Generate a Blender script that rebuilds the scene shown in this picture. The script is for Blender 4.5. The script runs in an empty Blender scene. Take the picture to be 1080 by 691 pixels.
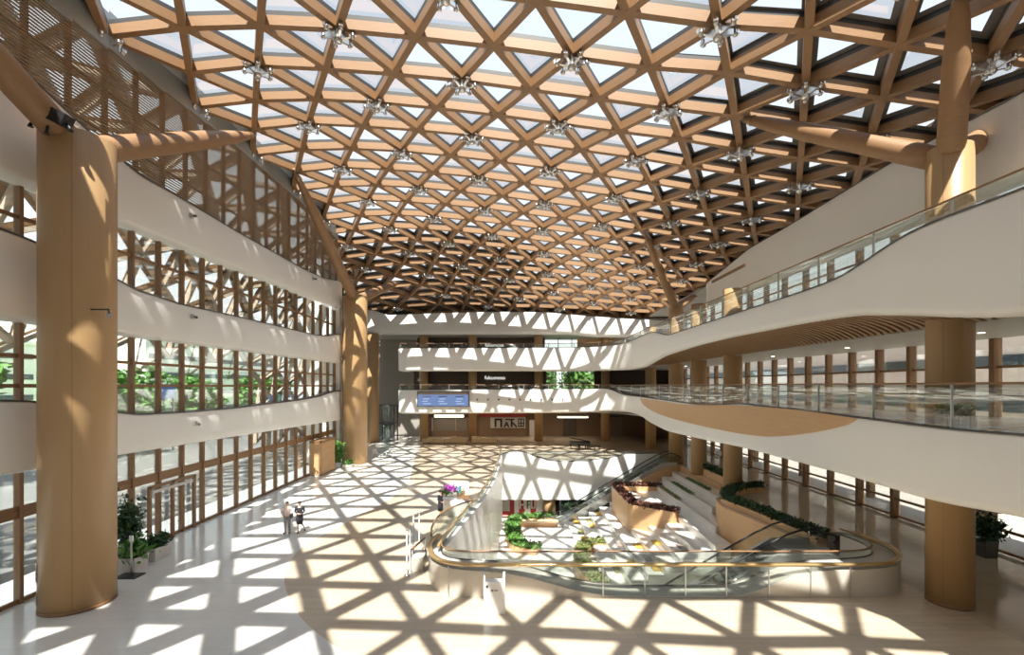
import bpy, bmesh, math, random
from mathutils import Vector, Matrix, geometry
SC = bpy.context.scene
COL = SC.collection
rnd = random.Random(7)
PI = math.pi

# ------------------------------------------------------------------ camera frame maths (1080x691, f 500 px, horizon y 407, eye 8 m)
F, CX, HY, EYE = 500.0, 540.0, 407.0, 8.0
def at(px, py, D): return ((px-CX)*D/F, D, EYE-(py-HY)*D/F)
def zat(py, D): return EYE-(py-HY)*D/F

# ------------------------------------------------------------------ materials
def new_mat(name):
    m = bpy.data.materials.new(name); m.use_nodes = True
    nt = m.node_tree; nt.nodes.clear()
    out = nt.nodes.new('ShaderNodeOutputMaterial')
    return m, nt, out
def N(nt, t, **kw):
    n = nt.nodes.new(t)
    for k, v in kw.items():
        if k in n.inputs: n.inputs[k].default_value = v
        else: setattr(n, k, v)
    return n
def plain(name, col, rough=0.5, metal=0.0, noise=0.0, scale=4.0, spec=0.5, stretch=None, bump=0.0):
    m, nt, out = new_mat(name)
    b = N(nt, 'ShaderNodeBsdfPrincipled'); b.inputs['Roughness'].default_value = rough
    b.inputs['Metallic'].default_value = metal; b.inputs['Specular IOR Level'].default_value = spec
    b.inputs['Base Color'].default_value = (*col, 1)
    nt.links.new(b.outputs[0], out.inputs[0])
    if noise > 0:
        tc = N(nt, 'ShaderNodeTexCoord'); mp = N(nt, 'ShaderNodeMapping')
        if stretch: mp.inputs['Scale'].default_value = stretch
        nz = N(nt, 'ShaderNodeTexNoise'); nz.inputs['Scale'].default_value = scale; nz.inputs['Detail'].default_value = 4
        rp = N(nt, 'ShaderNodeMix', data_type='RGBA')
        rp.inputs[6].default_value = (*[c*(1-noise) for c in col], 1)
        rp.inputs[7].default_value = (*[min(1, c*(1+noise)) for c in col], 1)
        nt.links.new(tc.outputs['Object'], mp.inputs[0]); nt.links.new(mp.outputs[0], nz.inputs['Vector'])
        nt.links.new(nz.outputs[0], rp.inputs[0]); nt.links.new(rp.outputs[2], b.inputs['Base Color'])
        if bump > 0:
            bp = N(nt, 'ShaderNodeBump'); bp.inputs['Strength'].default_value = bump; bp.inputs['Distance'].default_value = 0.02
            nt.links.new(nz.outputs[0], bp.inputs['Height']); nt.links.new(bp.outputs[0], b.inputs['Normal'])
    return m
def glassy(name, tint, gloss=0.07, rough=0.02):
    m, nt, out = new_mat(name)
    t = N(nt, 'ShaderNodeBsdfTransparent'); t.inputs[0].default_value = (*tint, 1)
    g = N(nt, 'ShaderNodeBsdfGlossy'); g.inputs['Roughness'].default_value = rough; g.inputs[0].default_value = (1, 1, 1, 1)
    fr = N(nt, 'ShaderNodeLayerWeight'); fr.inputs[0].default_value = 0.25
    mu = N(nt, 'ShaderNodeMath', operation='MULTIPLY_ADD'); mu.inputs[1].default_value = 0.35; mu.inputs[2].default_value = gloss
    mx = N(nt, 'ShaderNodeMixShader')
    nt.links.new(fr.outputs['Fresnel'], mu.inputs[0]); nt.links.new(mu.outputs[0], mx.inputs[0])
    nt.links.new(t.outputs[0], mx.inputs[1]); nt.links.new(g.outputs[0], mx.inputs[2]); nt.links.new(mx.outputs[0], out.inputs[0])
    return m
def stone(name, c1, c2, grout, w, h, rough, vein=0.15, stretch=(1, 6, 1), rot=0.0):
    m, nt, out = new_mat(name)
    b = N(nt, 'ShaderNodeBsdfPrincipled'); b.inputs['Roughness'].default_value = rough
    tc = N(nt, 'ShaderNodeTexCoord'); mp = N(nt, 'ShaderNodeMapping'); mp.inputs['Rotation'].default_value = (0, 0, rot)
    br = N(nt, 'ShaderNodeTexBrick'); br.inputs['Color1'].default_value = (*c1, 1); br.inputs['Color2'].default_value = (*c2, 1)
    br.inputs['Mortar'].default_value = (*grout, 1); br.inputs['Scale'].default_value = 1.0
    br.inputs['Mortar Size'].default_value = 0.008; br.inputs['Brick Width'].default_value = w; br.inputs['Row Height'].default_value = h
    mp2 = N(nt, 'ShaderNodeMapping'); mp2.inputs['Scale'].default_value = stretch; mp2.inputs['Rotation'].default_value = (0, 0, rot)
    nz = N(nt, 'ShaderNodeTexNoise'); nz.inputs['Scale'].default_value = 0.9; nz.inputs['Detail'].default_value = 6
    mx = N(nt, 'ShaderNodeMix', data_type='RGBA', blend_type='MULTIPLY'); mx.inputs[0].default_value = 1.0
    cr = N(nt, 'ShaderNodeMapRange'); cr.inputs[3].default_value = 1-vein; cr.inputs[4].default_value = 1+vein*0.4
    L = nt.links.new
    L(tc.outputs['Object'], mp.inputs[0]); L(mp.outputs[0], br.inputs[0]); L(tc.outputs['Object'], mp2.inputs[0]); L(mp2.outputs[0], nz.inputs['Vector'])
    L(nz.outputs[0], cr.inputs[0]); L(br.outputs[0], mx.inputs[6]); L(cr.outputs[0], mx.inputs[7]); L(mx.outputs[2], b.inputs['Base Color']); L(b.outputs[0], out.inputs[0])
    return m
def emit(name, col, s):
    m, nt, out = new_mat(name); e = N(nt, 'ShaderNodeEmission'); e.inputs[0].default_value = (*col, 1); e.inputs[1].default_value = s
    nt.links.new(e.outputs[0], out.inputs[0]); return m

M = dict(
    white=plain('white_plaster', (.88, .86, .815), .42, noise=.02, scale=.5),
    white2=plain('white_solid_surface', (.84, .83, .80), .3, noise=.02, scale=.8),
    timber=plain('glulam_timber', (.335, .19, .093), .5, noise=.16, scale=2.2, stretch=(1, 1, 6)),
    veneer=plain('column_veneer', (.47, .295, .14), .4, noise=.07, scale=3.0, stretch=(5, 5, .12)),
    steel_dark=plain('dark_steel', (.075, .072, .068), .5, .3, noise=.1),
    chrome=plain('polished_steel', (.78, .78, .76), .22, 1.0, noise=.05),
    alu=plain('brushed_aluminium', (.55, .56, .56), .35, .9, noise=.08, scale=8),
    mullion=plain('brown_mullion', (.27, .145, .065), .45, noise=.1, scale=3, stretch=(4, 4, .3)),
    bronze=plain('bronze_wire', (.33, .22, .13), .45, .4, noise=.1),
    black=plain('black_paint', (.02, .02, .022), .4, noise=.1),
    darkmetal=plain('dark_cap', (.10, .095, .09), .4, .4, noise=.05),
    brass=plain('champagne_rail', (.62, .43, .20), .3, .7, noise=.06),
    wood=plain('warm_wood_panel', (.62, .38, .19), .42, noise=.12, scale=2, stretch=(.4, .4, 5)),
    slat=plain('soffit_slat', (.46, .29, .155), .5, noise=.12, scale=3),
    brownwall=plain('brown_stone_wall', (.24, .155, .095), .5, noise=.12, scale=1.2),
    darkwall=plain('dark_brown_panel', (.085, .06, .045), .5, noise=.15, scale=1.5),
    ceil=plain('corridor_ceiling', (.48, .46, .42), .5, noise=.03),
    glass=glassy('clear_glass', (.86, .90, .89), .06),
    skyglass=glassy('roof_glass', (.66, .68, .69), .03),
    parapet=plain('parapet_panel', (.58, .53, .46), .3, noise=.03),
    greypaint=plain('grey_metal_paint', (.42, .44, .45), .45, noise=.06),
    railglass=glassy('balustrade_glass', (.88, .91, .89), .03),
    floor=stone('white_marble', (.82, .795, .735), (.79, .765, .71), (.68, .655, .60), 1.2, .6, .16, .06, (1, 1, 1)),
    beige=stone('beige_travertine', (.66, .55, .41), (.61, .505, .375), (.53, .44, .33), 1.6, .5, .16, .22, (.35, 5, 1)),
    grey_stone=stone('grey_stone', (.52, .48, .42), (.48, .44, .39), (.38, .35, .31), 1.2, .6, .2, .1, (1, 1, 1)),
    paving=stone('outdoor_paving', (.19, .185, .18), (.17, .165, .16), (.13, .13, .13), 1.2, .6, .7, .1, (1, 1, 1)),
    leaf=plain('green_leaf', (.10, .24, .045), .5, noise=.45, scale=6),
    leaf_b=plain('bright_leaf', (.105, .235, .045), .5, noise=.4, scale=6),
    leaf_d=plain('dark_leaf', (.035, .085, .03), .5, noise=.45, scale=6),
    leaf_r=plain('red_brown_leaf', (.11, .036, .022), .5, noise=.5, scale=6),
    leaf_y=plain('yellow_green_leaf', (.21, .25, .075), .5, noise=.4, scale=6),
    bark=plain('bark', (.17, .11, .07), .8, noise=.3, scale=6),
    soil=plain('soil', (.07, .05, .035), .9, noise=.3, scale=9),
    red=plain('red_panel', (.42, .03, .03), .4, noise=.05),
    skin=plain('skin', (.62, .40, .29), .5, noise=.04),
    hair=plain('black_hair', (.02, .016, .014), .45, noise=.2, scale=30),
    navy=plain('dark_suit_cloth', (.022, .022, .032), .7, noise=.15, scale=20),
    pinkshirt=plain('pale_pink_shirt', (.70, .56, .52), .7, noise=.06, scale=12),
    greytrouser=plain('grey_trouser', (.24, .25, .26), .75, noise=.1, scale=15),
    screen=emit('screen_blue', (.25, .36, .66), .52),
    screen_hi=emit('screen_pale', (.5, .62, .9), .7),
    lamp=emit('lamp_glow', (1, .86, .66), 6.0),
    striplamp=emit('strip_lamp', (1, .88, .7), 3.0),
    signwhite=emit('sign_white', (1, .97, .92), .8),
    mustard=plain('mustard_cushion', (.62, .38, .06), .7, noise=.1),
    olive=plain('olive_cushion', (.30, .30, .12), .7, noise=.1),
    taupe=plain('taupe_cushion', (.30, .25, .21), .7, noise=.1),
    purple=plain('purple_petal', (.42, .07, .42), .6, noise=.3, scale=9),
    teal=plain('teal_petal', (.08, .42, .48), .6, noise=.3, scale=9),
    cardboard=plain('brown_box', (.25, .15, .08), .7, noise=.1),
    paper=plain('paper', (.66, .62, .58), .6, noise=.03),
    tan=plain('tan_bench_wood', (.72, .54, .32), .5, noise=.15, scale=3),
    ebony=plain('piano_black', (.012, .011, .01), .15, noise=.1),
    pinkwall=plain('pale_pink_facade', (.78, .64, .56), .7, noise=.05),
    winddark=plain('dark_window', (.06, .08, .10), .15, noise=.2, scale=.6),
    ring=plain('skylight_surround', (.17, .16, .145), .55, noise=.08),
    soffitp=plain('outer_soffit', (.36, .22, .12), .55, noise=.15, scale=2),
    shadestone=stone('shade_toned_stone', (.56, .47, .355), (.52, .435, .33), (.45, .375, .285), 1.2, 1.2, .10, .15, (1, 1, 1)),  # beige floor toned down: shade and reflection of the right side in the colour
    lattice=plain('outer_lattice', (.50, .40, .31), .5, noise=.08),
    bluesign=plain('blue_board', (.05, .18, .55), .5, noise=.05),
    step=plain('escalator_step', (.16, .16, .165), .4, .6, noise=.1),
    grass=plain('lawn', (.13, .24, .05), .9, noise=.35, scale=3),
)

# ------------------------------------------------------------------ mesh builder
class MB:
    def __init__(s): s.v = []; s.f = []; s.sm = []
    def add(s, vs, fs, smooth=False):
        o = len(s.v); s.v += [tuple(v) for v in vs]
        for f in fs: s.f.append([i+o for i in f]); s.sm.append(smooth)
        return s
    def box(s, x0, x1, y0, y1, z0, z1):
        vs = [(x, y, z) for z in (z0, z1) for y in (y0, y1) for x in (x0, x1)]
        return s.add(vs, [(0, 2, 3, 1), (4, 5, 7, 6), (0, 1, 5, 4), (2, 6, 7, 3), (0, 4, 6, 2), (1, 3, 7, 5)])
    def obox(s, c, ux, uy, uz):
        c, ux, uy, uz = map(Vector, (c, ux, uy, uz))
        vs = [c+ux*a+uy*b+uz*d for d in (-1, 1) for b in (-1, 1) for a in (-1, 1)]
        return s.add(vs, [(0, 2, 3, 1), (4, 5, 7, 6), (0, 1, 5, 4), (2, 6, 7, 3), (0, 4, 6, 2), (1, 3, 7, 5)])
    def bar(s, a, b, w, h, up=(0, 0, 1)):
        """box beam from a to b: w wide, h along up"""
        a, b = Vector(a), Vector(b); d = b-a; L = d.length
        if L < 1e-6: return s
        d /= L; up = Vector(up); side = d.cross(up)
        if side.length < 1e-5: side = d.cross(Vector((1, 0, 0)))
        side.normalize(); u2 = side.cross(d).normalized()
        return s.obox((a+b)/2, d*(L/2), side*(w/2), u2*(h/2))
    def ring(s, c, ax, r, n):
        ax = Vector(ax).normalized(); t = ax.cross(Vector((0, 0, 1)))
        if t.length < 1e-4: t = Vector((1, 0, 0))
        t.normalize(); b = ax.cross(t)
        return [Vector(c)+t*r*math.cos(2*PI*i/n)+b*r*math.sin(2*PI*i/n) for i in range(n)]
    def tube(s, pts, rs, n=12, cap=True, smooth=True):
        pts = [Vector(p) for p in pts]
        if not isinstance(rs, (list, tuple)): rs = [rs]*len(pts)
        o = len(s.v); k = len(pts)
        prev = None
        for i, p in enumerate(pts):
            d = (pts[min(i+1, k-1)]-pts[max(i-1, 0)])
            if d.length < 1e-9: d = Vector((0, 0, 1))
            d.normalize()
            if prev is None:
                t = d.cross(Vector((0, 0, 1)))
                if t.length < 1e-3: t = d.cross(Vector((1, 0, 0)))
            else:
                t = prev-d*prev.dot(d)
            t.normalize(); prev = t; b = d.cross(t)
            for j in range(n):
                a = 2*PI*j/n; s.v.append(tuple(p+t*rs[i]*math.cos(a)+b*rs[i]*math.sin(a)))
        for i in range(k-1):
            for j in range(n):
                j2 = (j+1) % n
                s.f.append([o+i*n+j, o+i*n+j2, o+(i+1)*n+j2, o+(i+1)*n+j]); s.sm.append(smooth)
        if cap:
            s.f.append([o+j for j in range(n)][::-1]); s.sm.append(False)
            s.f.append([o+(k-1)*n+j for j in range(n)]); s.sm.append(False)
        return s
    def cyl(s, c, r, z0, z1, n=32, smooth=True):
        return s.tube([(c[0], c[1], z0), (c[0], c[1], z1)], r, n, True, smooth)
    def lathe(s, c, prof, n=24, smooth=True):
        """prof: list of (r, z)"""
        o = len(s.v); k = len(prof)
        for r, z in prof:
            for j in range(n): a = 2*PI*j/n; s.v.append((c[0]+r*math.cos(a), c[1]+r*math.sin(a), c[2]+z))
        for i in range(k-1):
            for j in range(n):
                j2 = (j+1) % n; s.f.append([o+i*n+j, o+i*n+j2, o+(i+1)*n+j2, o+(i+1)*n+j]); s.sm.append(smooth)
        s.f.append([o+j for j in range(n)][::-1]); s.sm.append(False)
        s.f.append([o+(k-1)*n+j for j in range(n)]); s.sm.append(False)
        return s
    def grid(s, rows, smooth=True, close=False):
        """rows: list of equal-length point lists"""
        o = len(s.v); n = len(rows[0])
        for r in rows: s.v += [tuple(p) for p in r]
        for i in range(len(rows)-1):
            for j in range(n if close else n-1):
                j2 = (j+1) % n
                s.f.append([o+i*n+j, o+i*n+j2, o+(i+1)*n+j2, o+(i+1)*n+j]); s.sm.append(smooth)
        return s
    def sweep(s, path, prof_of, smooth=True, caps=True):
        """closed profile swept along path; prof_of(i) -> list of 3d points"""
        rows = [prof_of(i) for i in range(len(path))]
        o = len(s.v); n = len(rows[0]); s.grid(rows, smooth, True)
        if caps:
            s.f.append([o+j for j in range(n)][::-1]); s.sm.append(False)
            e = o+(len(rows)-1)*n; s.f.append([e+j for j in range(n)]); s.sm.append(False)
        return s
    def slab(s, outer, holes, z0, z1):
        pts = [Vector(p) for p in outer]; edges = [(i, (i+1) % len(outer)) for i in range(len(outer))]
        for h in holes:
            o = len(pts); pts += [Vector(p) for p in h]; edges += [(o+i, o+(i+1) % len(h)) for i in range(len(h))]
        r = geometry.delaunay_2d_cdt(pts, edges, [], 0, 1e-5)
        vs, fs = r[0], r[2]
        keep = []
        for f in fs:
            c = sum((vs[i] for i in f), Vector((0, 0)))/len(f)
            if inside(c, outer) and not any(inside(c, h) for h in holes): keep.append(list(f))
        o = len(s.v); k = len(vs)
        s.v += [(v.x, v.y, z1) for v in vs]+[(v.x, v.y, z0) for v in vs]
        for f in keep:
            a, b, c = [vs[i] for i in f[:3]]
            if (b-a).cross(c-a) < 0: f = f[::-1]
            s.f.append([o+i for i in f]); s.sm.append(False)
            s.f.append([o+k+i for i in f[::-1]]); s.sm.append(False)
        cnt = {}
        for f in keep:
            for i in range(len(f)):
                e = (f[i], f[(i+1) % len(f)]); cnt[tuple(sorted(e))] = cnt.get(tuple(sorted(e)), [])+[e]
        for e in cnt.values():
            if len(e) == 1:
                a, b = e[0]; s.f.append([o+a, o+k+a, o+k+b, o+b]); s.sm.append(False)
        return s
    def build(s, name, mat, parent=None, world=True):
        me = bpy.data.meshes.new(name); me.from_pydata(s.v, [], s.f)
        me.polygons.foreach_set('use_smooth', s.sm); me.update()
        bm = bmesh.new(); bm.from_mesh(me); bmesh.ops.recalc_face_normals(bm, faces=bm.faces); bm.to_mesh(me); bm.free()
        if isinstance(mat, (list, tuple)):
            for m in mat: me.materials.append(m)
        else: me.materials.append(mat)
        ob = bpy.data.objects.new(name, me); COL.objects.link(ob)
        if parent is not None:
            ob.parent = parent
            if world: ob.matrix_parent_inverse = ABS[parent.name].inverted() if parent.name in ABS else Matrix()
        return ob
ABS = {}
def inside(p, poly):
    x, y = p[0], p[1]; c = False; n = len(poly)
    for i in range(n):
        x1, y1 = poly[i][0], poly[i][1]; x2, y2 = poly[(i+1) % n][0], poly[(i+1) % n][1]
        if (y1 > y) != (y2 > y) and x < (x2-x1)*(y-y1)/(y2-y1)+x1: c = not c
    return c
def thing(name, label, cat, loc=(0, 0, 0), rz=0.0, group=None, kind=None):
    o = bpy.data.objects.new(name, None); COL.objects.link(o); o.empty_display_size = .2
    o.location = loc; o.rotation_euler = (0, 0, rz)
    o['label'] = label; o['category'] = cat
    if group: o['group'] = group
    if kind: o['kind'] = kind
    return o
# children of a placed thing are modelled in world coordinates with wpart (moved into the thing's frame) or in its own frame with part
def part(mb, name, mat, parent): return mb.build(name, mat, parent, False)
def wpart(mb, name, mat, parent):
    R = Matrix.Translation(parent.location) @ parent.rotation_euler.to_matrix().to_4x4()
    if parent.parent is not None:
        q = parent.parent; R = (Matrix.Translation(q.location) @ q.rotation_euler.to_matrix().to_4x4()) @ R
    I = R.inverted(); mb.v = [tuple(I @ Vector(v)) for v in mb.v]
    return mb.build(name, mat, parent, False)
def tag(o, label, cat, group=None, kind=None):
    o['label'] = label; o['category'] = cat
    if group: o['group'] = group
    if kind: o['kind'] = kind
    return o
def struct(mb, name, mat, label, cat):
    o = mb.build(name, mat); return tag(o, label, cat, kind='structure')
def copy_tree(o, parent=None):
    c = o.copy(); COL.objects.link(c)
    if parent is not None: c.parent = parent
    for ch in list(o.children): copy_tree(ch, c)
    return c
def dup(o, loc, rz=0.0, label=None, group=None, scale=None):
    c = copy_tree(o); c.location = loc; c.rotation_euler = (0, 0, rz)
    if label: c['label'] = label
    if group: c['group'] = group
    if scale: c.scale = (scale,)*3
    return c
def spline(pts, n):
    """Catmull-Rom through tuples of any length, n samples per span"""
    out = []; k = len(pts)
    for i in range(k-1):
        p0, p1, p2, p3 = pts[max(i-1, 0)], pts[i], pts[i+1], pts[min(i+2, k-1)]
        for j in range(n):
            t = j/n; t2 = t*t; t3 = t2*t
            out.append(tuple(.5*(2*b+(c-a)*t+(2*a-5*b+4*c-d)*t2+(3*b-a-3*c+d)*t3) for a, b, c, d in zip(p0, p1, p2, p3)))
    out.append(tuple(pts[-1])); return out
def interp(x, tab):
    if x <= tab[0][0]: return tab[0][1]
    for (a, va), (b, vb) in zip(tab, tab[1:]):
        if x <= b:
            t = (x-a)/(b-a); t = t*t*(3-2*t); return va+(vb-va)*t
    return tab[-1][1]
def lin(x, tab):
    if x <= tab[0][0]: return tab[0][1]
    for (a, va), (b, vb) in zip(tab, tab[1:]):
        if x <= b: return va+(vb-va)*(x-a)/(b-a)
    return tab[-1][1]
def arclen(path):
    s = [0.0]
    for a, b in zip(path, path[1:]): s.append(s[-1]+math.hypot(b[0]-a[0], b[1]-a[1]))
    return s
def resample(path, step):
    s = arclen(path); n = max(2, int(round(s[-1]/step))+1); out = []
    j = 0
    for i in range(n):
        t = s[-1]*i/(n-1)
        while j < len(s)-2 and s[j+1] < t: j += 1
        u = (t-s[j])/max(1e-9, s[j+1]-s[j]); out.append(tuple(a+(b-a)*u for a, b in zip(path[j], path[j+1])))
    return out
def normals2(path, side=1):
    """unit plan normals; side +1 = left of travel"""
    out = []
    for i in range(len(path)):
        a = path[max(i-1, 0)]; b = path[min(i+1, len(path)-1)]
        dx, dy = b[0]-a[0], b[1]-a[1]; L = math.hypot(dx, dy) or 1
        out.append((-dy/L*side, dx/L*side))
    return out
def foliage(mb, centre_fn, n, size, r):
    """n small leaf blades at points given by centre_fn()"""
    for _ in range(n):
        p = Vector(centre_fn()); d = Vector((r.gauss(0, 1), r.gauss(0, 1), r.gauss(.35, .8))).normalized()
        t = d.cross(Vector((r.gauss(0, 1), r.gauss(0, 1), r.gauss(0, 1)))).normalized(); s = size*r.uniform(.6, 1.35)
        mb.add([p-t*s*.28, p+d*s*.5-t*s*.22, p+d*s, p+d*s*.5+t*s*.22, p+t*s*.28], [(0, 1, 2, 3, 4)])
    return mb
def text_mesh(txt, size, depth):
    cu = bpy.data.curves.new('t', 'FONT'); cu.body = txt; cu.size = size; cu.extrude = depth; cu.align_x = 'CENTER'; cu.align_y = 'CENTER'
    ob = bpy.data.objects.new('t', cu); COL.objects.link(ob)
    dg = bpy.context.evaluated_depsgraph_get(); me = bpy.data.meshes.new_from_object(ob.evaluated_get(dg))
    bpy.data.objects.remove(ob); return me
# ================================================================== ROOF
A = 3.45
XB = [(-24, 23.2), (-18, 24.25), (-13, 24.8), (-7.7, 24.55), (-2.5, 24.05), (2.65, 23.35), (7.8, 22.65), (13, 21.75), (18, 21.0), (24, 20.2)]
def roof_z(x, y):
    z = lin(x, XB)
    if y < 30: z -= .065*(30-y)*(1.0 if x < 8 else .5) if y > 14 else (.065*16+.02*(14-y))*(1.0 if x < 8 else .5)
    if y > 37: z -= .0045*(y-37)**2*max(.45, 1-.022*(x+5) if x > -5 else 1)
    return z
def roof_node(k, j):
    y = 21+3*k; x = (2.65 if k % 2 == 0 else .925)+A*j
    x2 = x+(.0042*(y-37)**2 if y > 37 else 0)*(1 if x > -14 else max(0, (x+20)/6))
    return x, y, x2
K0, K1 = -10, 17
def valid(k, j):
    if not K0 <= k <= K1: return False
    x = roof_node(k, j)[0]; y = 21+3*k; return (-18.6 if y < 47 else -23) < x < 24.3
def P3(k, j, dz=0.0):
    x, y, x2 = roof_node(k, j); return Vector((x2, y, roof_z(x, y)+dz))
def up_l(k, j): return (k+1, j if k % 2 else j-1+0) if False else ((k+1, j) if k % 2 == 0 else (k+1, j-1))
def up_r(k, j): return (k+1, j+1) if k % 2 == 0 else (k+1, j)
# even rows start at 2.65, odd rows at .925 (half a pitch to the left): from even j the neighbours above are odd j (left) and odd j+1 (right)
JR = range(-8, 9)
roof = thing('ceiling', 'domed timber lattice roof of triangular skylights over the atrium', 'ceiling', kind='structure')
lines = []
for k in range(K0, K1+1):
    lines.append([(k, j) for j in JR if valid(k, j)])
for nxt in (up_l, up_r):
    seen = set()
    for k in range(K0, K1+1):
        for j in JR:
            if valid(k, j) and (k, j) not in seen:
                ln = []; c = (k, j)
                while valid(*c): ln.append(c); seen.add(c); c = nxt(*c)
                if len(ln) > 1: lines.append(ln)
TD, TW, FD, FW = .44, .31, .20, .31
frame = MB()
for ln in lines:
    mb = MB()
    for a, b in zip(ln, ln[1:]):
        pa, pb = P3(*a), P3(*b); d = (pb-pa).normalized()
        mb.bar(pa-d*0, pb+d*0, TW, TD)
        up = Vector((0, 0, 1)); off = up*(TD/2+FD/2)
        frame.bar(pa+off, pb+off, FW, FD)
    part(mb, 'beam', M['timber'], roof)
part(frame, 'skylight_frame', M['steel_dark'], roof)
def pane_scale(x, y):
    s = lin(y, [(3, .84), (12, .94), (20, 1.0)])  # near panes shrunk to make the sun patches on the floor smaller
    # smaller panes near the left front, along the right side and in the far left corner
    s = min(s, lin(x, [(-11, .4), (-7.5, .5), (-3, 1.0)])+lin(y, [(2, 0.0), (8, .6)]))
    s = min(s, lin(x, [(3, 1.0), (8, .82), (12, .62), (18, .5)])+lin(y, [(7, .5), (13, 0.0)])+lin(y, [(44, 0), (60, .25)]))
    s = min(s, lin(y, [(42, 1.0), (51, .58), (58, .5)])+lin(x, [(-2, 0.0), (8, .35)]))
    s = min(s, lin(x, [(-17.5, .7), (-15.5, 1.0)]))
    s = min(s, lin(x, [(-14.6, .3), (-13, 1)])+lin(y, [(11, 0), (15, .8)]))  # surrounds widened here to keep sun patches off the near left column
    return max(.3, min(1.0, s))
gl = MB(); op = MB(); rg = MB(); ed = MB()
for k in range(K0, K1):
    for j in JR:
        for tri in (((k, j), (k, j+1), up_r(k, j)), ((k, j), up_r(k, j), up_l(k, j))):
            if all(valid(*t) for t in tri):
                ps = [P3(*t, TD/2+FD) for t in tri]
                c = sum(ps, Vector())/3
                solid = c.x > 21.5 or c.y > 69 or c.x < -20
                sc = pane_scale(c.x, c.y)
                if solid: op.add(ps, [(0, 1, 2)])
                elif sc > .97: gl.add(ps, [(0, 1, 2)])
                else:
                    qs = [c+(p-c)*sc for p in ps]; gl.add(qs, [(0, 1, 2)]); rg.add(ps+qs, [(0, 1, 4, 3), (1, 2, 5, 4), (2, 0, 3, 5)])
# closing panels of the zigzag left edge
for k in range(K0, K1-1):
    js = [min(j for j in JR if valid(q, j)) for q in (k, k+1, k+2)]
    a, b, c = [P3(q, j, TD/2+FD) for q, j in zip((k, k+1, k+2), js)]
    if a.x < b.x and c.x < b.x and abs(a.x-c.x) < .6: ed.add([a, b, c], [(0, 1, 2)])
part(gl, 'glass_pane', M['skyglass'], roof)
part(op, 'solid_panel', M['darkwall'], roof)
part(rg, 'skylight_surround', M['ring'], roof)
part(ed, 'edge_panel', M['greypaint'], roof)
# star-shaped node connectors on every third joint
def star_mesh():
    mb = MB()
    mb.lathe((0, 0, 0), [(.05, -.62), (.13, -.58), (.15, -.45), (.12, -.33), (.17, -.25), (.17, .05), (.1, .1)], 12)
    for i in range(6):
        a = i*PI/3; d = Vector((math.cos(a), math.sin(a), 0)); t = Vector((-d.y, d.x, 0))
        mb.add([d*.1+t*.05+Vector((0, 0, -.5)), d*.1-t*.05+Vector((0, 0, -.5)), d*.62-t*.03+Vector((0, 0, -.38)), d*.62+t*.03+Vector((0, 0, -.38)),
                d*.1+t*.05+Vector((0, 0, -.2)), d*.1-t*.05+Vector((0, 0, -.2)), d*.62-t*.03+Vector((0, 0, -.28)), d*.62+t*.03+Vector((0, 0, -.28))],
               [(0, 1, 2, 3), (4, 7, 6, 5), (0, 4, 5, 1), (1, 5, 6, 2), (2, 6, 7, 3), (3, 7, 4, 0)])
        p = d*.5+Vector((0, 0, -.34)); mb.lathe((p.x, p.y, p.z), [(.03, -.14), (.075, -.11), (.075, .06), (.03, .08)], 8)
    return mb
star0 = None; nstar = 0
for k in range(K0, K1+1):
    for j in JR:
        if not valid(k, j): continue
        if (j % 3) != (0 if k % 2 == 0 else 2): continue
        p = P3(k, j, 0.02)
        if p.y < 12: continue
        if star0 is None:
            star0 = part(star_mesh(), 'star_connector', M['chrome'], roof); o = star0; o.scale = (1.3,)*3
        else:
            o = star0.copy(); COL.objects.link(o); o.parent = roof
        o.location = p; nstar += 1
star0['label'] = 'polished steel star connector'
# small downlights fixed under a few roof joints on the right
dl0 = None
for px, py, D, where in ((1040, 98, 20, 'nearest the top right corner'), (950, 90, 24, 'beside the steep tree branch'), (856, 158, 30, 'left of the raking branch'), (848, 211, 33, 'closest to the white upper wall')):
    X, Y, Z = at(px, py, D)
    kj = min(((k, j) for k in range(K0, K1) for j in JR if valid(k, j)), key=lambda q: (P3(*q).x-X)**2+(P3(*q).y-Y)**2)
    p = P3(*kj, -TD/2)
    t = thing('ceiling_spotlight', 'small glowing spotlight under the timber roof, the one '+where, 'spotlight', p)
    mb = MB().lathe((0, 0, 0), [(.04, .02), (.06, -.04), (.09, -.12), (.09, -.2)], 12); part(mb, 'housing', M['alu'], t)
    mb = MB().lathe((0, 0, 0), [(.075, -.2), (.075, -.215)], 12); part(mb, 'lens', M['lamp'], t)

# ================================================================== OUTER LATTICE (left of the hall, outside the glass)
CUR = [(-18.4, 24.15), (-21.3, 22.6), (-23.8, 20.1), (-25.8, 17.2), (-27.3, 13.9), (-28.3, 10.4), (-28.9, 6.8), (-29.2, 3.2), (-29.3, -.1)]
def cur(m):
    m = max(0, min(8, m)); i = min(7, int(m)); t = m-i
    return tuple(CUR[i][q]+(CUR[i+1][q]-CUR[i][q])*t for q in (0, 1))
lat = thing('outer_lattice', 'curved outdoor lattice of crossing struts beyond the left glass wall', 'lattice')
def LP(k, m):
    x, z = cur(m); y = 3+3.0*k
    return Vector((x, y, z-(.0035*(y-37)**2 if y > 37 else 0)*(1-m/8)))
def mlast(k): return 8 if k < 7 else 6.5 if k < 8 else 5 if k < 17 else 8
NK = 25
for k in range(0, NK):
    mb = MB()
    ms = [i+(.5 if k % 2 else 0) for i in range(0, 9)]; ms = [m for m in ms if m <= mlast(k)]
    for a, b in zip(ms, ms[1:]): mb.bar(LP(k, a), LP(k, b), .26, .42, (1, 0, .3))
    part(mb, 'rib', M['lattice'], lat)
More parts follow.
